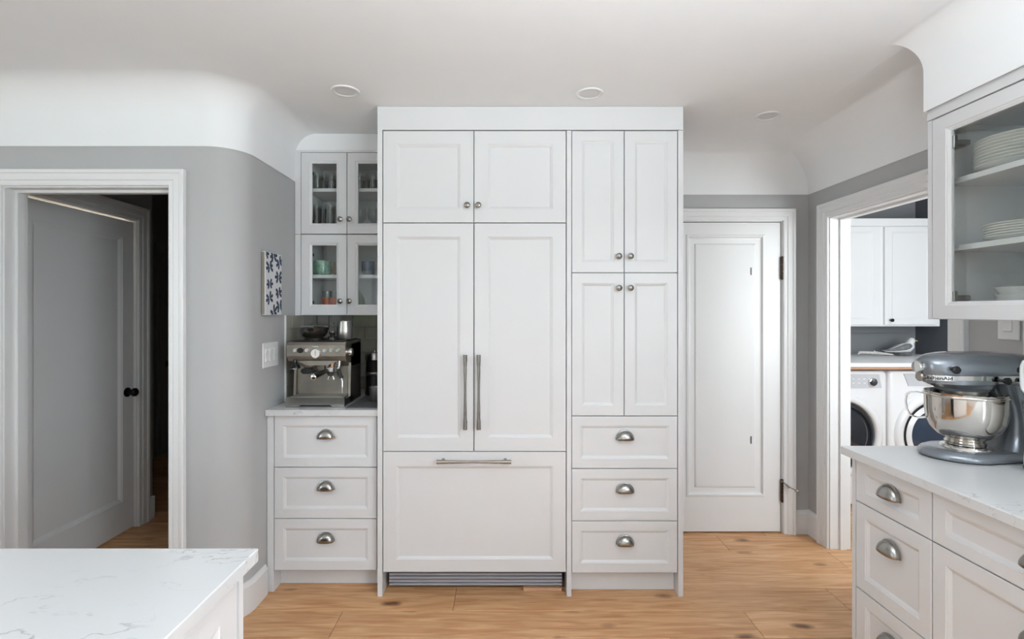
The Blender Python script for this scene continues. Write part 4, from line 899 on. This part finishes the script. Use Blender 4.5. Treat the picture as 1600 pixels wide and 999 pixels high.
# bowl
bo = MB().lathe([(0, 0.043), (0.050, 0.0415), (0.0545, 0.044), (0.056, 0.052), (0.050, 0.058), (0.052, 0.062), (0.074, 0.074), (0.094, 0.096), (0.1055, 0.126), (0.1095, 0.160), (0.1105, 0.205), (0.1125, 0.206), (0.1135, 0.2095), (0.1125, 0.213), (0.1105, 0.2145), (0.1115, 0.219), (0.110, 0.2205), (0.1085, 0.218), (0.108, 0.16), (0.1035, 0.126), (0.092, 0.098), (0.072, 0.077), (0.045, 0.066), (0, 0.063)], seg=64, cap=False).build('bowl', 'bowl', mx, smooth=50)
hd = math.radians(138); cd, sd = math.cos(hd), math.sin(hd)
hpts = [(0.108, 0.203), (0.128, 0.206), (0.148, 0.203), (0.158, 0.193), (0.160, 0.17), (0.157, 0.145), (0.149, 0.125), (0.138, 0.117), (0.122, 0.116), (0.104, 0.120)]
R = []
for i, (r, z) in enumerate(hpts):
    q = hpts[min(i + 1, len(hpts) - 1)]; p_ = hpts[max(i - 1, 0)]; dr_, dz_ = q[0] - p_[0], q[1] - p_[1]; L = math.hypot(dr_, dz_); nr, nz = -dz_ / L, dr_ / L
    R.append([((r + nr * a) * cd - b * sd, (r + nr * a) * sd + b * cd, z + nz * a) for a, b in ((0.002, -0.011), (0.0035, 0), (0.002, 0.011), (-0.002, 0.011), (-0.0035, 0), (-0.002, -0.011))])
MB().loft(R).build('bowl_handle', 'chrome', bo, smooth=50)
# lettering along the band
cu_ = bpy.data.curves.new('lettering', 'FONT'); cu_.body = 'KitchenAid'; cu_.size = 0.0165; cu_.offset = 0.0004; cu_.resolution_u = 3
to = bpy.data.objects.new('lettering', cu_); COL.objects.link(to); bpy.context.view_layer.update()
me = bpy.data.meshes.new_from_object(to.evaluated_get(bpy.context.evaluated_depsgraph_get())); bpy.data.objects.remove(to)
A = [Vector(p) for p in P0[:len(P0) // 2 + 1]]; cum = [0]
for a, b in zip(A, A[1:]): cum.append(cum[-1] + (b - a).length)
bm = bmesh.new(); bm.from_mesh(me); bmesh.ops.triangulate(bm, faces=bm.faces); bmesh.ops.subdivide_edges(bm, edges=bm.edges, cuts=1); bm.to_mesh(me); bm.free()
s0 = 0.008
for v in me.vertices:
    s_ = s0 + v.co.x * 1.12
    k = max(i for i in range(len(cum)) if cum[i] <= s_); k = min(k, len(A) - 2); d = (A[k + 1] - A[k]).normalized(); p = A[k] + d * (s_ - cum[k]); nrm = Vector((d.y, -d.x))
    zz = v.co.y
    v.co = Vector((p.x + nrm.x * 0.0006, p.y + nrm.y * 0.0006, 0.2668 + zz))
me.materials.clear(); me.materials.append(M['black']); put('lettering', me, mx)

# blender at the edge of the picture
bd = thing('blender', 'white kitchen blender with chrome collar and clear jar beside the stand mixer', 'blender', (1.678, 1.556, 0.9205)); bd.scale = (0.875, 0.875, 1.2)
MB().lathe([(0.078, 0.0), (0.080, 0.004), (0.080, 0.012)], seg=40).build('foot', 'black', bd, smooth=40)
MB().lathe([(0.079, 0.012), (0.079, 0.02), (0.076, 0.06), (0.074, 0.150), (0.072, 0.156)], seg=40).build('base', 'plastic', bd, smooth=40)
MB().lathe([(0.080, 0.156), (0.083, 0.159), (0.083, 0.176), (0.078, 0.180)], seg=40).build('collar', 'steel', bd, smooth=30)
MB().lathe([(0.072, 0.180), (0.074, 0.190), (0.066, 0.194)], seg=40).build('gasket', 'black', bd, smooth=30)
MB().lathe([(0.064, 0.194), (0.070, 0.25), (0.074, 0.33), (0.072, 0.33), (0.067, 0.25), (0.061, 0.197)], seg=40, cap=False).build('jar', 'tumbler', bd, smooth=40)
MB().lathe([(0.075, 0.326), (0.075, 0.345), (0.06, 0.352), (0.03, 0.354), (0.03, 0.372), (0, 0.374)], seg=40).build('lid', 'black', bd, smooth=40)
hb = MB().tube([(-0.044, 0.044, 0.200), (-0.052, 0.052, 0.203), (-0.0565, 0.0565, 0.210), (-0.058, 0.058, 0.22), (-0.0585, 0.0585, 0.25), (-0.058, 0.058, 0.268), (-0.055, 0.055, 0.278), (-0.048, 0.048, 0.282)], 0.0065, 12).build('jar_handle', 'plastic', bd, smooth=60)
